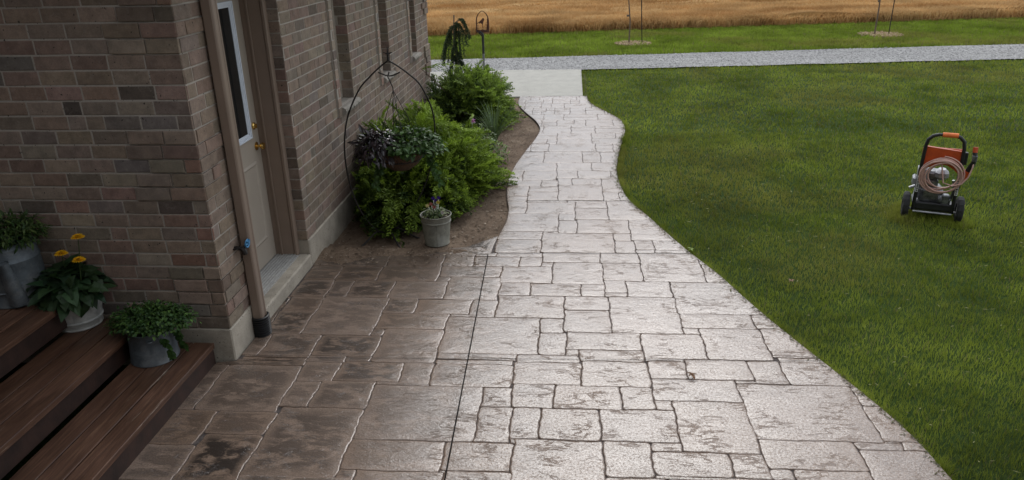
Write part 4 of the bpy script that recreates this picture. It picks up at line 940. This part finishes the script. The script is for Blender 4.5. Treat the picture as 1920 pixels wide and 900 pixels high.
# arched bird sign on a pole
def birdsign():
    root = empty('garden_sign', (-1.70, 14.56, -.05), label='arched rusty metal garden sign with cut-out bird and reeds on a grey pole', cat='garden sign')
    mb = MB(); mb.tube([(0, 0, 0), (0, 0, .45)], .022, 10); mb.build('pole', M['pole'], root)
    mb = MB(); mb.tube([(0, 0, .45), (0, 0, .80), (-.015, 0, .83), (-.06, 0, .86)], .023, 10); mb.tube([(0, 0, .76), (-.06, 0, .82), (-.13, 0, .90)], .010, 6); mb.build('bracket', M['black'], root)
    mb = MB(); y0, y1 = -.006, .006; w_ = .125; zb, zs, zt = .84, 1.06, 1.24
    outl = [(-w_, zb), (w_, zb), (w_, zs), (w_ * .9, zs + .07), (w_ * .62, zs + .13), (w_ * .25, zt - .01), (0, zt), (-w_ * .25, zt - .01), (-w_ * .62, zs + .13), (-w_ * .9, zs + .07), (-w_, zs)]
    inn = [(x * .82, zb + .02 + (z - zb) * .92) for x, z in outl]
    n = len(outl)
    vs = [(x, y, z) for y in (y0, y1) for x, z in outl] + [(x, y, z) for y in (y0, y1) for x, z in inn]
    fs = []
    for i in range(n):
        j = (i + 1) % n; fs += [(i, j, 2 * n + j, 2 * n + i), (n + j, n + i, 3 * n + i, 3 * n + j), (i, n + i, n + j, j), (2 * n + i, 2 * n + j, 3 * n + j, 3 * n + i)]
    mb.add(vs, fs)
    def plate(poly):
        m_ = len(poly); mb.add([(x, y, z) for y in (y0 * .8, y1 * .8) for x, z in poly], [tuple(range(m_ - 1, -1, -1)), tuple(range(m_, 2 * m_))] + [(i, (i + 1) % m_, m_ + (i + 1) % m_, m_ + i) for i in range(m_)])
    # ground mass, reeds and bird
    plate([(-.11, .85), (.11, .85), (.11, .92), (.06, .885), (0, .90), (-.05, .885), (-.11, .90)])
    for k in range(4): plate([(.11, .93 + k * .03), (.11, .944 + k * .03), (.02 + .01 * k, .925 + k * .03)]); 
    plate([(.112, .9), (.112, 1.1), (.085, 1.09), (.09, 1.0), (.075, .9)])
    for k in range(3): plate([(-.11, .915 + k * .025), (-.11, .925 + k * .025), (-.05, .915 + k * .025)])
    mb.build('arch_plate', M['rust'], root)
    mb = MB(); 
    def plate2(poly):
        m_ = len(poly); mb.add([(x, y, z) for y in (y0 * .7, y1 * .7) for x, z in poly], [tuple(range(m_ - 1, -1, -1)), tuple(range(m_, 2 * m_))] + [(i, (i + 1) % m_, m_ + (i + 1) % m_, m_ + i) for i in range(m_)])
    plate2([(-.07, 1.0), (-.055, 1.045), (-.02, 1.075), (.01, 1.11), (.03, 1.10), (.038, 1.075), (.02, 1.04), (.005, 1.0), (0, .97), (-.01, 1.0), (-.04, 1.015)])
    plate2([(-.004, .93), (.004, .93), (.008, 1.01), (-.004, 1.01)])
    plate2([(-.102, 1.0), (-.055, 1.03), (-.05, 1.045), (-.104, 1.015)])
    mb.build('bird_cutout', M['rust'], root)
birdsign()
# stone bowl with heather behind the farther juniper
root = empty('planter_bowl', (-1.42, 13.15, -.006), label='low dark round bowl planter with pinkish grey flowers on the concrete pad', cat='planter')
mb = MB(); mb.lathe([(0, 0), (.13, 0), (.19, .06), (.21, .13), (.20, .14), (.18, .12), (0, .11)], 24); mb.build('bowl', M['rust'], root, smooth=True)
mb = MB()
for i in range(260):
    a = random.uniform(0, 6.28); r = random.uniform(0, .17); h = random.uniform(.05, .17)
    mb.leaf((r * math.cos(a), r * math.sin(a), .11), (.3 * math.cos(a), .3 * math.sin(a), 1), (math.cos(a), math.sin(a), 0), h, .12, rc(random.choice([(.10, .12, .05), (.2, .13, .14), (.28, .2, .22)]), .25))
mb.build('flowers', M['leafm'], root)
# thin wire hoop by the house corner
mb = MB(); mb.tube([(-.16, 0, 0), (-.165, 0, .18), (-.14, 0, .25), (-.08, 0, .26), (-.03, .0, .22)], .008, 6); mb.tube([(-.165, 0, .08), (-.1, 0, .14), (-.02, 0, .17)], .006, 6)
o = mb.build('wire_plant_hoop', M['iron'], loc=(-2.35, 12.75, -.006)); tag(o, 'small black bent wire plant hoop beyond the corner of the house', 'plant support')

# hoop stand with hanging basket
def stand():
    Yh = 6.07
    root = empty('basket_stand', (-1.63, Yh, -.03), label='tall black wrought iron hoop stand with finial and splayed feet on the soil', cat='plant stand')
    ax = lambda z: -1.63 + .14 * z / 1.5
    prof = [(0, 0), (.12, .08), (.23, .24), (.31, .45), (.355, .70), (.355, .92), (.32, 1.10), (.235, 1.29), (.15, 1.39), (.065, 1.47), (0, 1.52)]
    def smooth(pts, k=6):
        P = [np.array(p) for p in pts]; out = []
        for i in range(len(P) - 1):
            p0, p1, p2, p3 = P[max(i - 1, 0)], P[i], P[i + 1], P[min(i + 2, len(P) - 1)]
            for t in np.linspace(0, 1, k, endpoint=False): out.append(.5 * ((2 * p1) + (-p0 + p2) * t + (2 * p0 - 5 * p1 + 4 * p2 - p3) * t * t + (-p0 + 3 * p1 - 3 * p2 + p3) * t ** 3))
        out.append(P[-1]); return out
    mb = MB()
    for sg in (-1, 1):
        off = .0 if sg < 0 else .0
        pts = smooth([(ax(z) + sg * w_ + 1.63, w_ * (.75 if sg > 0 else -.1), z + .03) for w_, z in prof]); mb.tube(pts, .0068, 8)
    mb.build('hoop', M['iron'], root)
    mb = MB(); tx = ax(1.53) + 1.63
    mb.tube([(tx, 0, 1.55), (tx, 0, 1.60), (tx, 0, 1.66)], [.012, .008, .003], 8); mb.lathe([(0, -.01), (.016, 0), (0, .012)], 10, (tx, 0, 1.60))
    mb.tube([(tx - .035, 0, 1.615), (tx, 0, 1.60), (tx + .035, 0, 1.615)], [.004, .007, .004], 6); mb.tube([(tx - .09, 0, 1.455), (tx - .03, 0, 1.43), (tx, 0, 1.425), (tx + .03, 0, 1.43), (tx + .09, 0, 1.455)], .006, 6)
    mb.build('finial', M['iron'], root)
    for (dx, dy, h) in ((-.17, -.22, .05), (.18, -.26, .05), (.30, -.02, .06), (.1, .3, .05)):
        mb = MB(); mb.tube(smooth([(0, 0, .04), (dx * .35, dy * .35, .04 + h), (dx * .8, dy * .8, .03), (dx, dy, .005)], 4), .0085, 7); mb.build('foot', M['iron'], root)
    # hanging basket
    hx, hz = -1.63 + tx, 1.40
    bk = empty('hanging_basket', (hx + .04, Yh, .60), label='hanging coir basket overflowing with dark purple vine and green leaves, hung in the iron hoop', cat='hanging basket')
    mb = MB(); mb.lathe([(0, 0), (.08, .01), (.15, .06), (.19, .13), (.205, .18), (.19, .185), (.17, .16), (0, .15)], 28); mb.build('coir_liner', M['coir'], bk, smooth=True)
    mb = MB()
    for z, r in ((.18, .21), (.1, .178)): mb.tube([(r * math.cos(a), r * math.sin(a), z) for a in np.linspace(0, 2 * PI, 29)[:-1]], .004, 6, closed=True)
    mb.tube([(-.04, 0, .83), (-.055, 0, .79), (-.035, 0, .74), (-.02, 0, .70), (-.02, 0, .67)], .005, 6)
    for k in range(4): a = k * PI / 2 + .5; mb.tube([(-.02, 0, .68), (.205 * math.cos(a), .205 * math.sin(a), .18)], .0028, 5)
    mb.build('wire_hanger', M['iron'], bk)
    mb = MB(); mound(mb, (.10, -.02, .20), .27, .26, .17, 950, .055, .62, [(.045, .095, .018), (.07, .14, .025), (.035, .07, .018)], .6, low=-.12, inner=.3)
    for _ in range(6):                                   # trailing stems
        th = random.choice((random.uniform(-3.0, -2.1), random.uniform(-.7, 1.0))); 
        for i in range(16):
            t = i / 16; mb.leaf((.05 + (.2 + .1 * t) * math.cos(th), (.2 + .08 * t) * math.sin(th), .18 - .3 * t), (random.uniform(-1, 1), random.uniform(-1, .4), -.6), (0, -1, .5), .05, .7, rc((.04, .085, .018), .3))
    mb.build('green_foliage', M['leafm'], bk)
    mb = MB(); mound(mb, (-.16, -.08, .22), .21, .2, .15, 420, .085, .36, [(.014, .009, .010), (.024, .014, .016), (.045, .035, .036)], .9, low=-.5, inner=.3)
    mb.build('purple_foliage', M['purple'], bk)
M['purple'] = mat_vcol('purple_leaves', 0.3, 0.05, 0.6)
stand()

# ================================================================== POTS
def bucket_mesh(rt, rb, h, ribs=(), n=40, sy=1.0):
    mb = MB(); p = [(0, 0.006), (rb - .006, .006), (rb, 0), (rb + .003, .006), (rb, .012)]
    zs = sorted(ribs)
    for z in zs:
        r = rb + (rt - rb) * z / h; p += [(r, z - .008), (r + .005, z - .003), (r + .005, z + .003), (r, z + .008)]
    p += [(rt, h - .012), (rt + .006, h - .008), (rt + .007, h - .002), (rt + .003, h), (rt - .003, h - .003), (rt - .006, h - .03)]
    mb.lathe(p, n, sy=sy); return mb
def soil(rt, h): mb = MB(); mb.lathe([(rt - .006, h - .028), (rt * .5, h - .018), (0, h - .012)], 24); return mb
# pansy pail in the soil bed
c = gz(818, 460)
pp = empty('pansy_pail', (c[0], c[1] + .06, 0.0), label='pale zinc pail with violet and yellow pansies on the soil at the patio edge', cat='flower pot')
mb = bucket_mesh(.128, .104, .265, (.205,)); mb.tube([(.02, -.106, .012), (.024, -.117, .10), (.028, -.125, .20)], .0022, 5); mb.build('pail', M['pail'], pp, smooth=True)
soil(.128, .265).build('potting_soil', M['soil'], pp)
mb = MB(); mound(mb, (0, 0, .26), .10, .10, .05, 260, .035, .5, [(.05, .09, .025), (.12, .16, .05), (.20, .22, .10)], .3, low=0, inner=.05); mb.build('leaves', M['leafm'], pp)
for (fx, fy, fz, col) in ((-.03, -.02, .36, (.42, .16, .12)), (.01, 0, .385, (.07, .03, .22)), (.03, -.02, .375, (.5, .4, .06)), (-.06, -.02, .345, (.65, .55, .25)), (.0, -.04, .34, (.35, .12, .10)), (.03, .03, .40, (.05, .02, .2)), (-.02, .04, .39, (.05, .02, .2)), (.07, -.06, .30, (.45, .4, .38))):
    mb = MB()
    for k in range(5): a = k * 1.2566 + .3; mb.leaf((fx, fy, fz), (math.cos(a), -.35, math.sin(a)), (0, -1, .3), .019, .95, rc(tuple(q * .75 for q in col), .2), .1)
    mb.tube([(fx * .5, fy * .5, .26), (fx, fy + .004, fz)], .0016, 4); mb.build('pansy_flower', M['petals'], pp)
# gerbera pot, middle step
c = gz(152, 606, .30)
gp = empty('gerbera_pot', (c[0], c[1], .301), label='whitewashed metal tub with broad dark leaves and three yellow flowers on the middle step', cat='flower pot')
mb = bucket_mesh(.150, .122, .215, (.05, .16)); mb.build('tub', M['washwhite'], gp, smooth=True)
for a0 in (-2.25, .9):
    mb = MB()
    q = [(.153 * math.cos(a0), .153 * math.sin(a0), .165)]; t_ = (-math.sin(a0), math.cos(a0))
    mb.tube([(.155 * math.cos(a0) + t_[0] * .018 * math.cos(s), .155 * math.sin(a0) + t_[1] * .018 * math.cos(s), .193 + .018 * math.sin(s)) for s in np.linspace(0, 2 * PI, 13)[:-1]], .0035, 6, closed=True); mb.build('handle_ring', M['washwhite'], gp)
mb = MB(); mb.tube([(.155 * math.cos(-2.25), .155 * math.sin(-2.25), .21), (-.075, -.105, .27), (-.04, -.06, .33)], .003, 5)
mb.build('twine', M['washwhite'], gp)
soil(.150, .215).build('potting_soil', M['soil'], gp)
mb = MB()
for i in range(115):
    th = random.uniform(0, 2 * PI); q = random.uniform(.02, 1); l = random.uniform(.085, .135)
    p = (.12 * q * math.cos(th), .12 * q * math.sin(th), .20 + .15 * (1 - q) * random.random() + .04)
    mb.leaf(p, (math.cos(th), math.sin(th), .9 - 1.2 * q + random.uniform(-.2, .3)), (math.cos(th) * .2, math.sin(th) * .2, 1), l, random.uniform(.6, .85), rc(random.choice([(.018, .042, .016), (.03, .062, .02), (.024, .05, .02)]), .3), random.uniform(.2, .7))
mound(mb, (0, -.02, .25), .19, .16, .11, 120, .12, .62, [(.018, .042, .016), (.03, .062, .02), (.04, .075, .028)], .8, low=-.3, inner=.3)
mb.build('leaves', M['leafm'], gp)
for (fu, fv, fy) in ((146, 445, 0), (115, 476, -.03), (148, 488, -.06)):
    d = ray(fu, fv); t = (c[1] + fy) / d[1]; P = np.array([0, 0, H]) + t * d - np.array([c[0], c[1], .301])
    mb = MB()
    for ring, n, l in ((0, 18, .040), (1, 14, .032), (2, 10, .02)):
        for k in range(n): a = 2 * PI * k / n + ring * .2; mb.leaf(P + np.array([0, 0, .004 * ring]), (math.cos(a), math.sin(a) * .8 - .1, .12 + .3 * ring), (0, -.4, 1), l, .32, rc((.75, .40, .008), .12), .15)
    mb.col = (.4, .2, .01, 1); mb.lathe([(.012, 0), (.010, .008), (0, .01)], 10, tuple(P + np.array([0, 0, .005])))
    fl = mb.build('yellow_flower', M['petals'], gp)
    mb = MB(); mb.col = (.06, .09, .03, 1); mb.tube([(P[0] * .4, P[1] * .4, .18), (P[0] * .8, P[1] * .8, P[2] * .7), tuple(P)], .0028, 5); mb.build('flower_stalk', M['leafm'], fl)
# galvanised bucket upside taper, lowest step
c = gz(292, 668, .14)
bp = empty('geranium_bucket', (c[0], c[1], .141), label='dented grey bucket, wider at its foot, with lacy green plant on the lowest step', cat='flower pot')
mb = MB(); mb.lathe([(0, .005), (.128, .005), (.134, 0), (.137, .006), (.134, .012), (.128, .10), (.121, .186), (.124, .192), (.121, .198), (.117, .195), (.115, .17)], 40)
mb.lathe([(0, -.0), (.02, .0), (.018, .006), (0, .008)], 12, (.055, -.112, .16)); mb.v[-48:] = mb.v[-48:]
mb.build('bucket', M['galv'], bp, smooth=True)
soil(.118, .195).build('potting_soil', M['soil'], bp)
mb = MB(); mound(mb, (.03, .0, .235), .25, .17, .10, 2600, .026, .6, [(.022, .055, .012), (.04, .09, .018), (.08, .15, .03)], .6, low=-.12, inner=.15); stems(mb, (0, 0, .18), .2, .17, .1, 30, .0018)
for (dx, dy) in ((.17, -.1), (.2, 0.0)):
    for i in range(60): t = random.random(); mb.leaf((dx * .8 + dx * .2 * t, dy, .18 - .12 * t), (random.uniform(-1, 1), random.uniform(-1, 1), -.5), (0, -1, .5), .03, .7, rc((.035, .08, .015), .3))
mb.build('foliage', M['leafm'], bp)
# watering can, upper step
c = (-3.245, 3.755)
wc = empty('watering_can', (c[0], c[1], .501), label='old galvanised watering can planted with green foliage on the upper step at the photo edge', cat='watering can')
mb = MB(); mb.lathe([(0, .005), (.158, .005), (.164, 0), (.167, .007), (.163, .014), (.160, .08), (.163, .084), (.163, .092), (.159, .096), (.152, .25), (.155, .256), (.155, .264), (.150, .27), (.146, .335), (.130, .352), (.110, .356), (.105, .33)], 44)
mb.build('can_body', M['galv'], wc, smooth=True)
mb = MB(); mb.tube([(.085, -.125, .035), (.098, -.150, .12), (.106, -.170, .21), (.108, -.182, .275), (.107, -.186, .30)], [.052, .042, .033, .026, .029], 16, cap=False); mb.tube([(.108, -.182, .27), (.107, -.1855, .292)], [.019, .021], 16); mb.build('spout', M['galv'], wc, smooth=True)
mb = MB(); mb.tube([(-.10, .10, .34), (-.14, .14, .43), (-.17, .17, .30), (-.13, .13, .10)], .009, 8); mb.build('handle', M['galv'], wc)
mb = MB(); mound(mb, (0.03, .02, .38), .19, .16, .13, 1200, .042, .3, [(.03, .065, .015), (.05, .09, .02), (.08, .12, .03)], .4, low=-.25, inner=.15); mb.build('foliage', M['leafm'], wc)

# ================================================================== PRESSURE WASHER
def washer():
    a = math.atan2(6.54 - 6.68, 3.45 - 3.07)
    root = empty('pressure_washer', (3.26, 6.66, -.045), rz=a, label='orange and black pressure washer with coiled pink hose standing on the lawn', cat='pressure washer')
    B = lambda mb, n, m, p=None, **k: mb.build(n, M[m], p or root, **k)
    hw = .155
    # local x right, y away from the viewer; handle side towards viewer
    fr = MB()
    for s in (-1, 1):
        fr.tube([(s * hw, -.02, .09), (s * hw, -.035, .30), (s * (hw - .003), -.05, .55), (s * (hw - .008), -.06, .70), (s * (hw - .018), -.063, .755), (s * (hw - .05), -.064, .79), (s * .06, -.064, .805)], .0155, 10)
    fr.tube([(-.065, -.064, .805), (.065, -.064, .805)], .0135, 10); B(fr, 'handle_frame', 'black', smooth=True)
    g = MB(); g.tube([(-.035, -.064, .8055), (.085, -.064, .8055)], .0205, 12); B(g, 'grip', 'orangegrip', smooth=True)
    for s in (-1, 1):
        st = MB(); st.rbox(s * hw - .012, s * hw + .012, -.060, -.0545, .27, .42, .002); sk = B(st, 'label_strip', 'wax')
        t = MB()
        for k in range(7): t.box(s * hw - .007, s * hw + .007, -.0612, -.0603, .282 + k * .019, .291 + k * .019 + .002 * (k % 3))
        B(t, 'label_marks', 'black', sk)
    pn = MB()   # orange front panel with a dished lower edge
    out = [(-.150, .455), (-.150, .665), (-.135, .69), (.135, .665), (.150, .65), (.150, .455), (.10, .50), (.05, .53), (0, .54), (-.05, .53), (-.10, .50)]
    n = len(out); y0, y1 = -.047, -.012
    pn.add([(x, y0, z) for x, z in out] + [(x, y1, z) for x, z in out], [(10, 9, 8, 7, 6, 5, 4, 3, 2, 1, 0), tuple(range(n, 2 * n))] + [(i, (i + 1) % n, n + (i + 1) % n, n + i) for i in range(n)])
    pn.rbox(-.16, .16, -.012, .02, .60, .675, .01)
    B(pn, 'panel', 'orange', bevel=.006)
    tr = MB(); tr.rbox(-.16, .17, -.01, .34, .10, .135, .01); tr.rbox(-.15, .15, -.03, .01, .10, .17, .01); tr.rbox(-.13, .13, .03, .30, .06, .10, .01); B(tr, 'base_tray', 'black')
    en = MB(); en.rbox(-.12, .07, .04, .25, .135, .29, .03); en.rbox(-.13, .02, .08, .27, .28, .36, .02)
    en.lathe([(0, 0), (.075, 0), (.08, .02), (.08, .05), (.06, .07), (0, .07)], 24, (-.03, .16, .36)); 
    for k in range(7): en.rbox(-.155, -.11, .09, .23, .17 + k * .02, .178 + k * .02, .003)
    e_ = B(en, 'engine', 'engine', smooth=False)
    ec = MB(); ec.rbox(-.16, -.07, .04, .20, .36, .47, .02); ec.rbox(-.02, .09, .05, .2, .36, .455, .03); B(ec, 'fuel_tank', 'silver', e_)
    pu = MB(); pu.tube([(.03, .02, .20), (.13, .02, .20)], .035, 14); pu.tube([(.13, .02, .20), (.14, -.01, .30), (.12, -.03, .40)], .012, 8); pu.rbox(.06, .12, -.02, .06, .15, .25, .01); B(pu, 'pump', 'engine', smooth=True)
    mf = MB(); mf.rbox(-.19, -.15, .06, .20, .28, .37, .015); mf.tube([(-.17, .0, .31), (-.215, -.01, .29)], .012, 8); B(mf, 'muffler', 'silver')
    ax_ = MB(); ax_.tube([(-.20, .03, .085), (.20, .03, .085)], .009, 8); ax_.tube([(-.155, -.04, .085), (.155, -.04, .085)], .009, 8); B(ax_, 'axle_bar', 'silver')
    for s in (-1, 1): ft = MB(); ft.tube([(s * .1, .33, .10), (s * .1, .34, .0)], .014, 8); B(ft, 'front_foot', 'black')
    for s in (-1, 1):
        wm = MB(); n = 28; r = .118; prof = [(.055, -.026), (.10, -.028), (.113, -.022), (r, -.01), (r, .01), (.113, .022), (.10, .028), (.055, .026)]
        vs = []; fs = []; m_ = len(prof)
        for (rr, d) in prof:
            for k in range(n): q = 2 * PI * k / n; ro = rr + (.003 if (rr > .112 and k % 2) else 0); vs.append((s * .215 + d, .03 + ro * math.cos(q), .118 + ro * math.sin(q)))
        for i in range(m_):
            for k in range(n): fs.append((i * n + k, i * n + (k + 1) % n, ((i + 1) % m_) * n + (k + 1) % n, ((i + 1) % m_) * n + k))
        wm.add(vs, fs); wh = bpy.data.objects.new('wheel', None); wh = wm.build('wheel', M['tyre'], root)
        hb_ = MB()
        hb_.tube([(s * .215 - .02, .03, .118), (s * .215 + .02, .03, .118)], .02, 12)
        for k in range(6): q = k * PI / 3; hb_.tube([(s * .218, .03, .118), (s * .218, .03 + .056 * math.cos(q), .118 + .056 * math.sin(q))], .008, 6)
        hb_.tube([(s * .215 + s * .014, .03 + .060 * math.cos(q), .118 + .060 * math.sin(q)) for q in np.linspace(0, 2 * PI, 25)[:-1]], .008, 6, closed=True)
        B(hb_, 'rim', 'silver', wh)
    # coil of hose hung on the handle
    pts = []
    turns = 7
    for i in range(turns * 36):
        q = i / 36 * 2 * PI; t = i / (turns * 36); rr = .150 + .016 * math.sin(q * .37 + 1) + .012 * math.sin(q * .21)
        if i > (turns - 2) * 36: rr -= .045 * (i - (turns - 2) * 36) / 72
        pts.append((.01 + rr * math.sin(q) * 1.0 + .01 * math.sin(q * .3), -.085 - .045 * abs(math.sin(t * 9)) , .455 + rr * math.cos(q) * .93 + .012 * math.cos(q * .43)))
    pts += [(.03, -.14, .40), (.10, -.15, .38), (.17, -.13, .40), (.215, -.11, .46), (.232, -.10, .54), (.236, -.09, .60)]
    ho = MB(); ho.tube(pts, .0066, 7); B(ho, 'hose', 'hose', smooth='all')
    gn = MB(); gn.tube([(.236, -.09, .59), (.236, -.085, .64), (.225, -.07, .70)], [.014, .02, .016], 10); gn.tube([(.236, -.09, .60), (.21, -.05, .50), (.18, -.03, .40)], [.018, .024, .02], 10); gun = B(gn, 'spray_gun', 'black', smooth=True)
    g2 = MB(); g2.tube([(.205, -.05, .50), (.178, -.035, .41)], .0265, 10); B(g2, 'gun_trim', 'orange', gun); g2 = MB(); g2.tube([(.23, -.078, .675), (.228, -.07, .72)], .02, 10); B(g2, 'gun_tip', 'orange', gun)
    g3 = MB(); g3.rbox(.215, .255, -.105, -.072, .595, .655, .008); B(g3, 'coupling', 'engine', gun)
    ln_ = MB(); ln_.tube([(.178, -.035, .41), (.165, -.02, .25), (.155, -.01, .12)], .006, 8); B(ln_, 'lance', 'black', gun)
    hd = MB(); hd.rbox(.158, .19, -.05, -.01, .55, .66, .006); B(hd, 'gun_holder', 'black')
washer()

# ================================================================== SAPLINGS, STAKES, LEAVES
def sapling(x, y, h, px_top, label, rl, seed, low):
    random.seed(seed)
    root = empty('young_tree', (x, y, -.07), label=label, cat='tree', group='young trees on the grass strip')
    mb = MB(); lean = px_top
    T = [(0, 0, 0), (.012, 0, h * .25), (lean * .3, 0, h * .5), (lean * .75, 0, h * .8), (lean, 0, h)]
    mb.tube(T, [.021, .017, .014, .011, .005], 8); 
    mb.rbox(-.0 + lean * .3 - .03, lean * .3 + .03, -.02, .02, h * .30, h * .32, .004)
    tips = []
    for k in range(16):
        z = h * random.uniform(low, .98); th = random.uniform(0, 6.28); l = random.uniform(.25, .6) * (1.15 - z / h); b0 = (lean * min(1, z / h), 0, z); e = (b0[0] + l * math.cos(th), l * math.sin(th), z + l * .8)
        mb.tube([b0, ((b0[0] + e[0]) / 2, e[1] / 2, z + l * .5), e], [.008, .006, .003], 5); tips.append((b0, e))
    mb.build('trunk', M['bark'], root)
    mb = MB()
    for (b0, e) in tips:
        for i in range(60):
            t = random.uniform(.15, 1.1); p = [b0[j] + (e[j] - b0[j]) * t + random.gauss(0, .07) for j in range(3)]
            mb.leaf(p, [random.gauss(0, 1) for _ in range(3)], (0, 0, 1), .085, .6, rc(random.choice([(.035, .075, .018), (.06, .11, .025)]), .25))
    mb.build('crown', M['leafm'], root)
def mulch(x, y, r):
    mb = MB(); n = 30; vs = [(0, 0, .03)] + [(r * (1 + random.uniform(-.12, .12)) * math.cos(2 * PI * k / n), r * (1 + random.uniform(-.12, .12)) * math.sin(2 * PI * k / n), 0) for k in range(n)]
    mb.add(vs, [(0, 1 + k, 1 + (k + 1) % n) for k in range(n)])
    for i in range(420):
        a = random.uniform(0, 6.28); q = r * random.uniform(0, 1.1) ** .6; mb.box(q * math.cos(a) - .02, q * math.cos(a) + random.uniform(.0, .03), q * math.sin(a) - .015, q * math.sin(a) + .01, .01, .04 + .015 * random.random(), .006)
    o = mb.build('mulch_ring', M['chips'], loc=(x, y, -.045)); o['kind'] = 'stuff'; tag(o, 'pale wood chips round the foot of a young tree', 'mulch')
sapling(1.39, 19.1, 2.3, -.16, 'thin young tree with low tuft of leaves at the top edge, left of the two', .1, 5, .60)
sapling(7.68, 20.3, 2.8, -.03, 'thin bare-stemmed young tree in a chip ring, right of the two', .1, 8, .78)
mulch(1.5, 19.12, .42); mulch(7.83, 20.3, .50)
for (x, y, h, lean, lb) in ((1.71, 19.08, 1.12, -.06, 'short dark stake beside the left young tree'), (8.02, 20.28, 2.2, .03, 'tall thin stake beside the right young tree')):
    mb = MB(); mb.tube([(0, 0, 0), (lean * .5, 0, h * .5), (lean, 0, h)], .012, 7); o = mb.build('tree_stake', M['iron'], loc=(x, y, -.07)); tag(o, lb, 'stake', 'stakes beside the young trees')
def fallen(u, v, z, s, col, label, name='fallen_leaf'):
    c = gz(u, v, z); mb = MB()
    for k in range(5): a = k * 1.2566 + random.uniform(-.2, .2); mb.leaf((0, 0, .006 + .01 * random.random()), (math.cos(a), math.sin(a), random.uniform(.1, .7)), (0, 0, 1), s * random.uniform(.7, 1.2), .6, rc(col, .2), .5)
    o = mb.build(name, M['leafm'], loc=(c[0], c[1], z)); tag(o, label, 'leaf')
fallen(1297, 707, .004, .034, (.16, .07, .02), 'curled brown leaf lying on the stamped concrete')
fallen(1483, 529, -.025, .028, (.22, .11, .04), 'tan dead leaf lying on the lawn near the path')
fallen(1295, 470, .0, .035, (.22, .30, .03), 'small yellow-green weed at the edge of the path', 'weed')
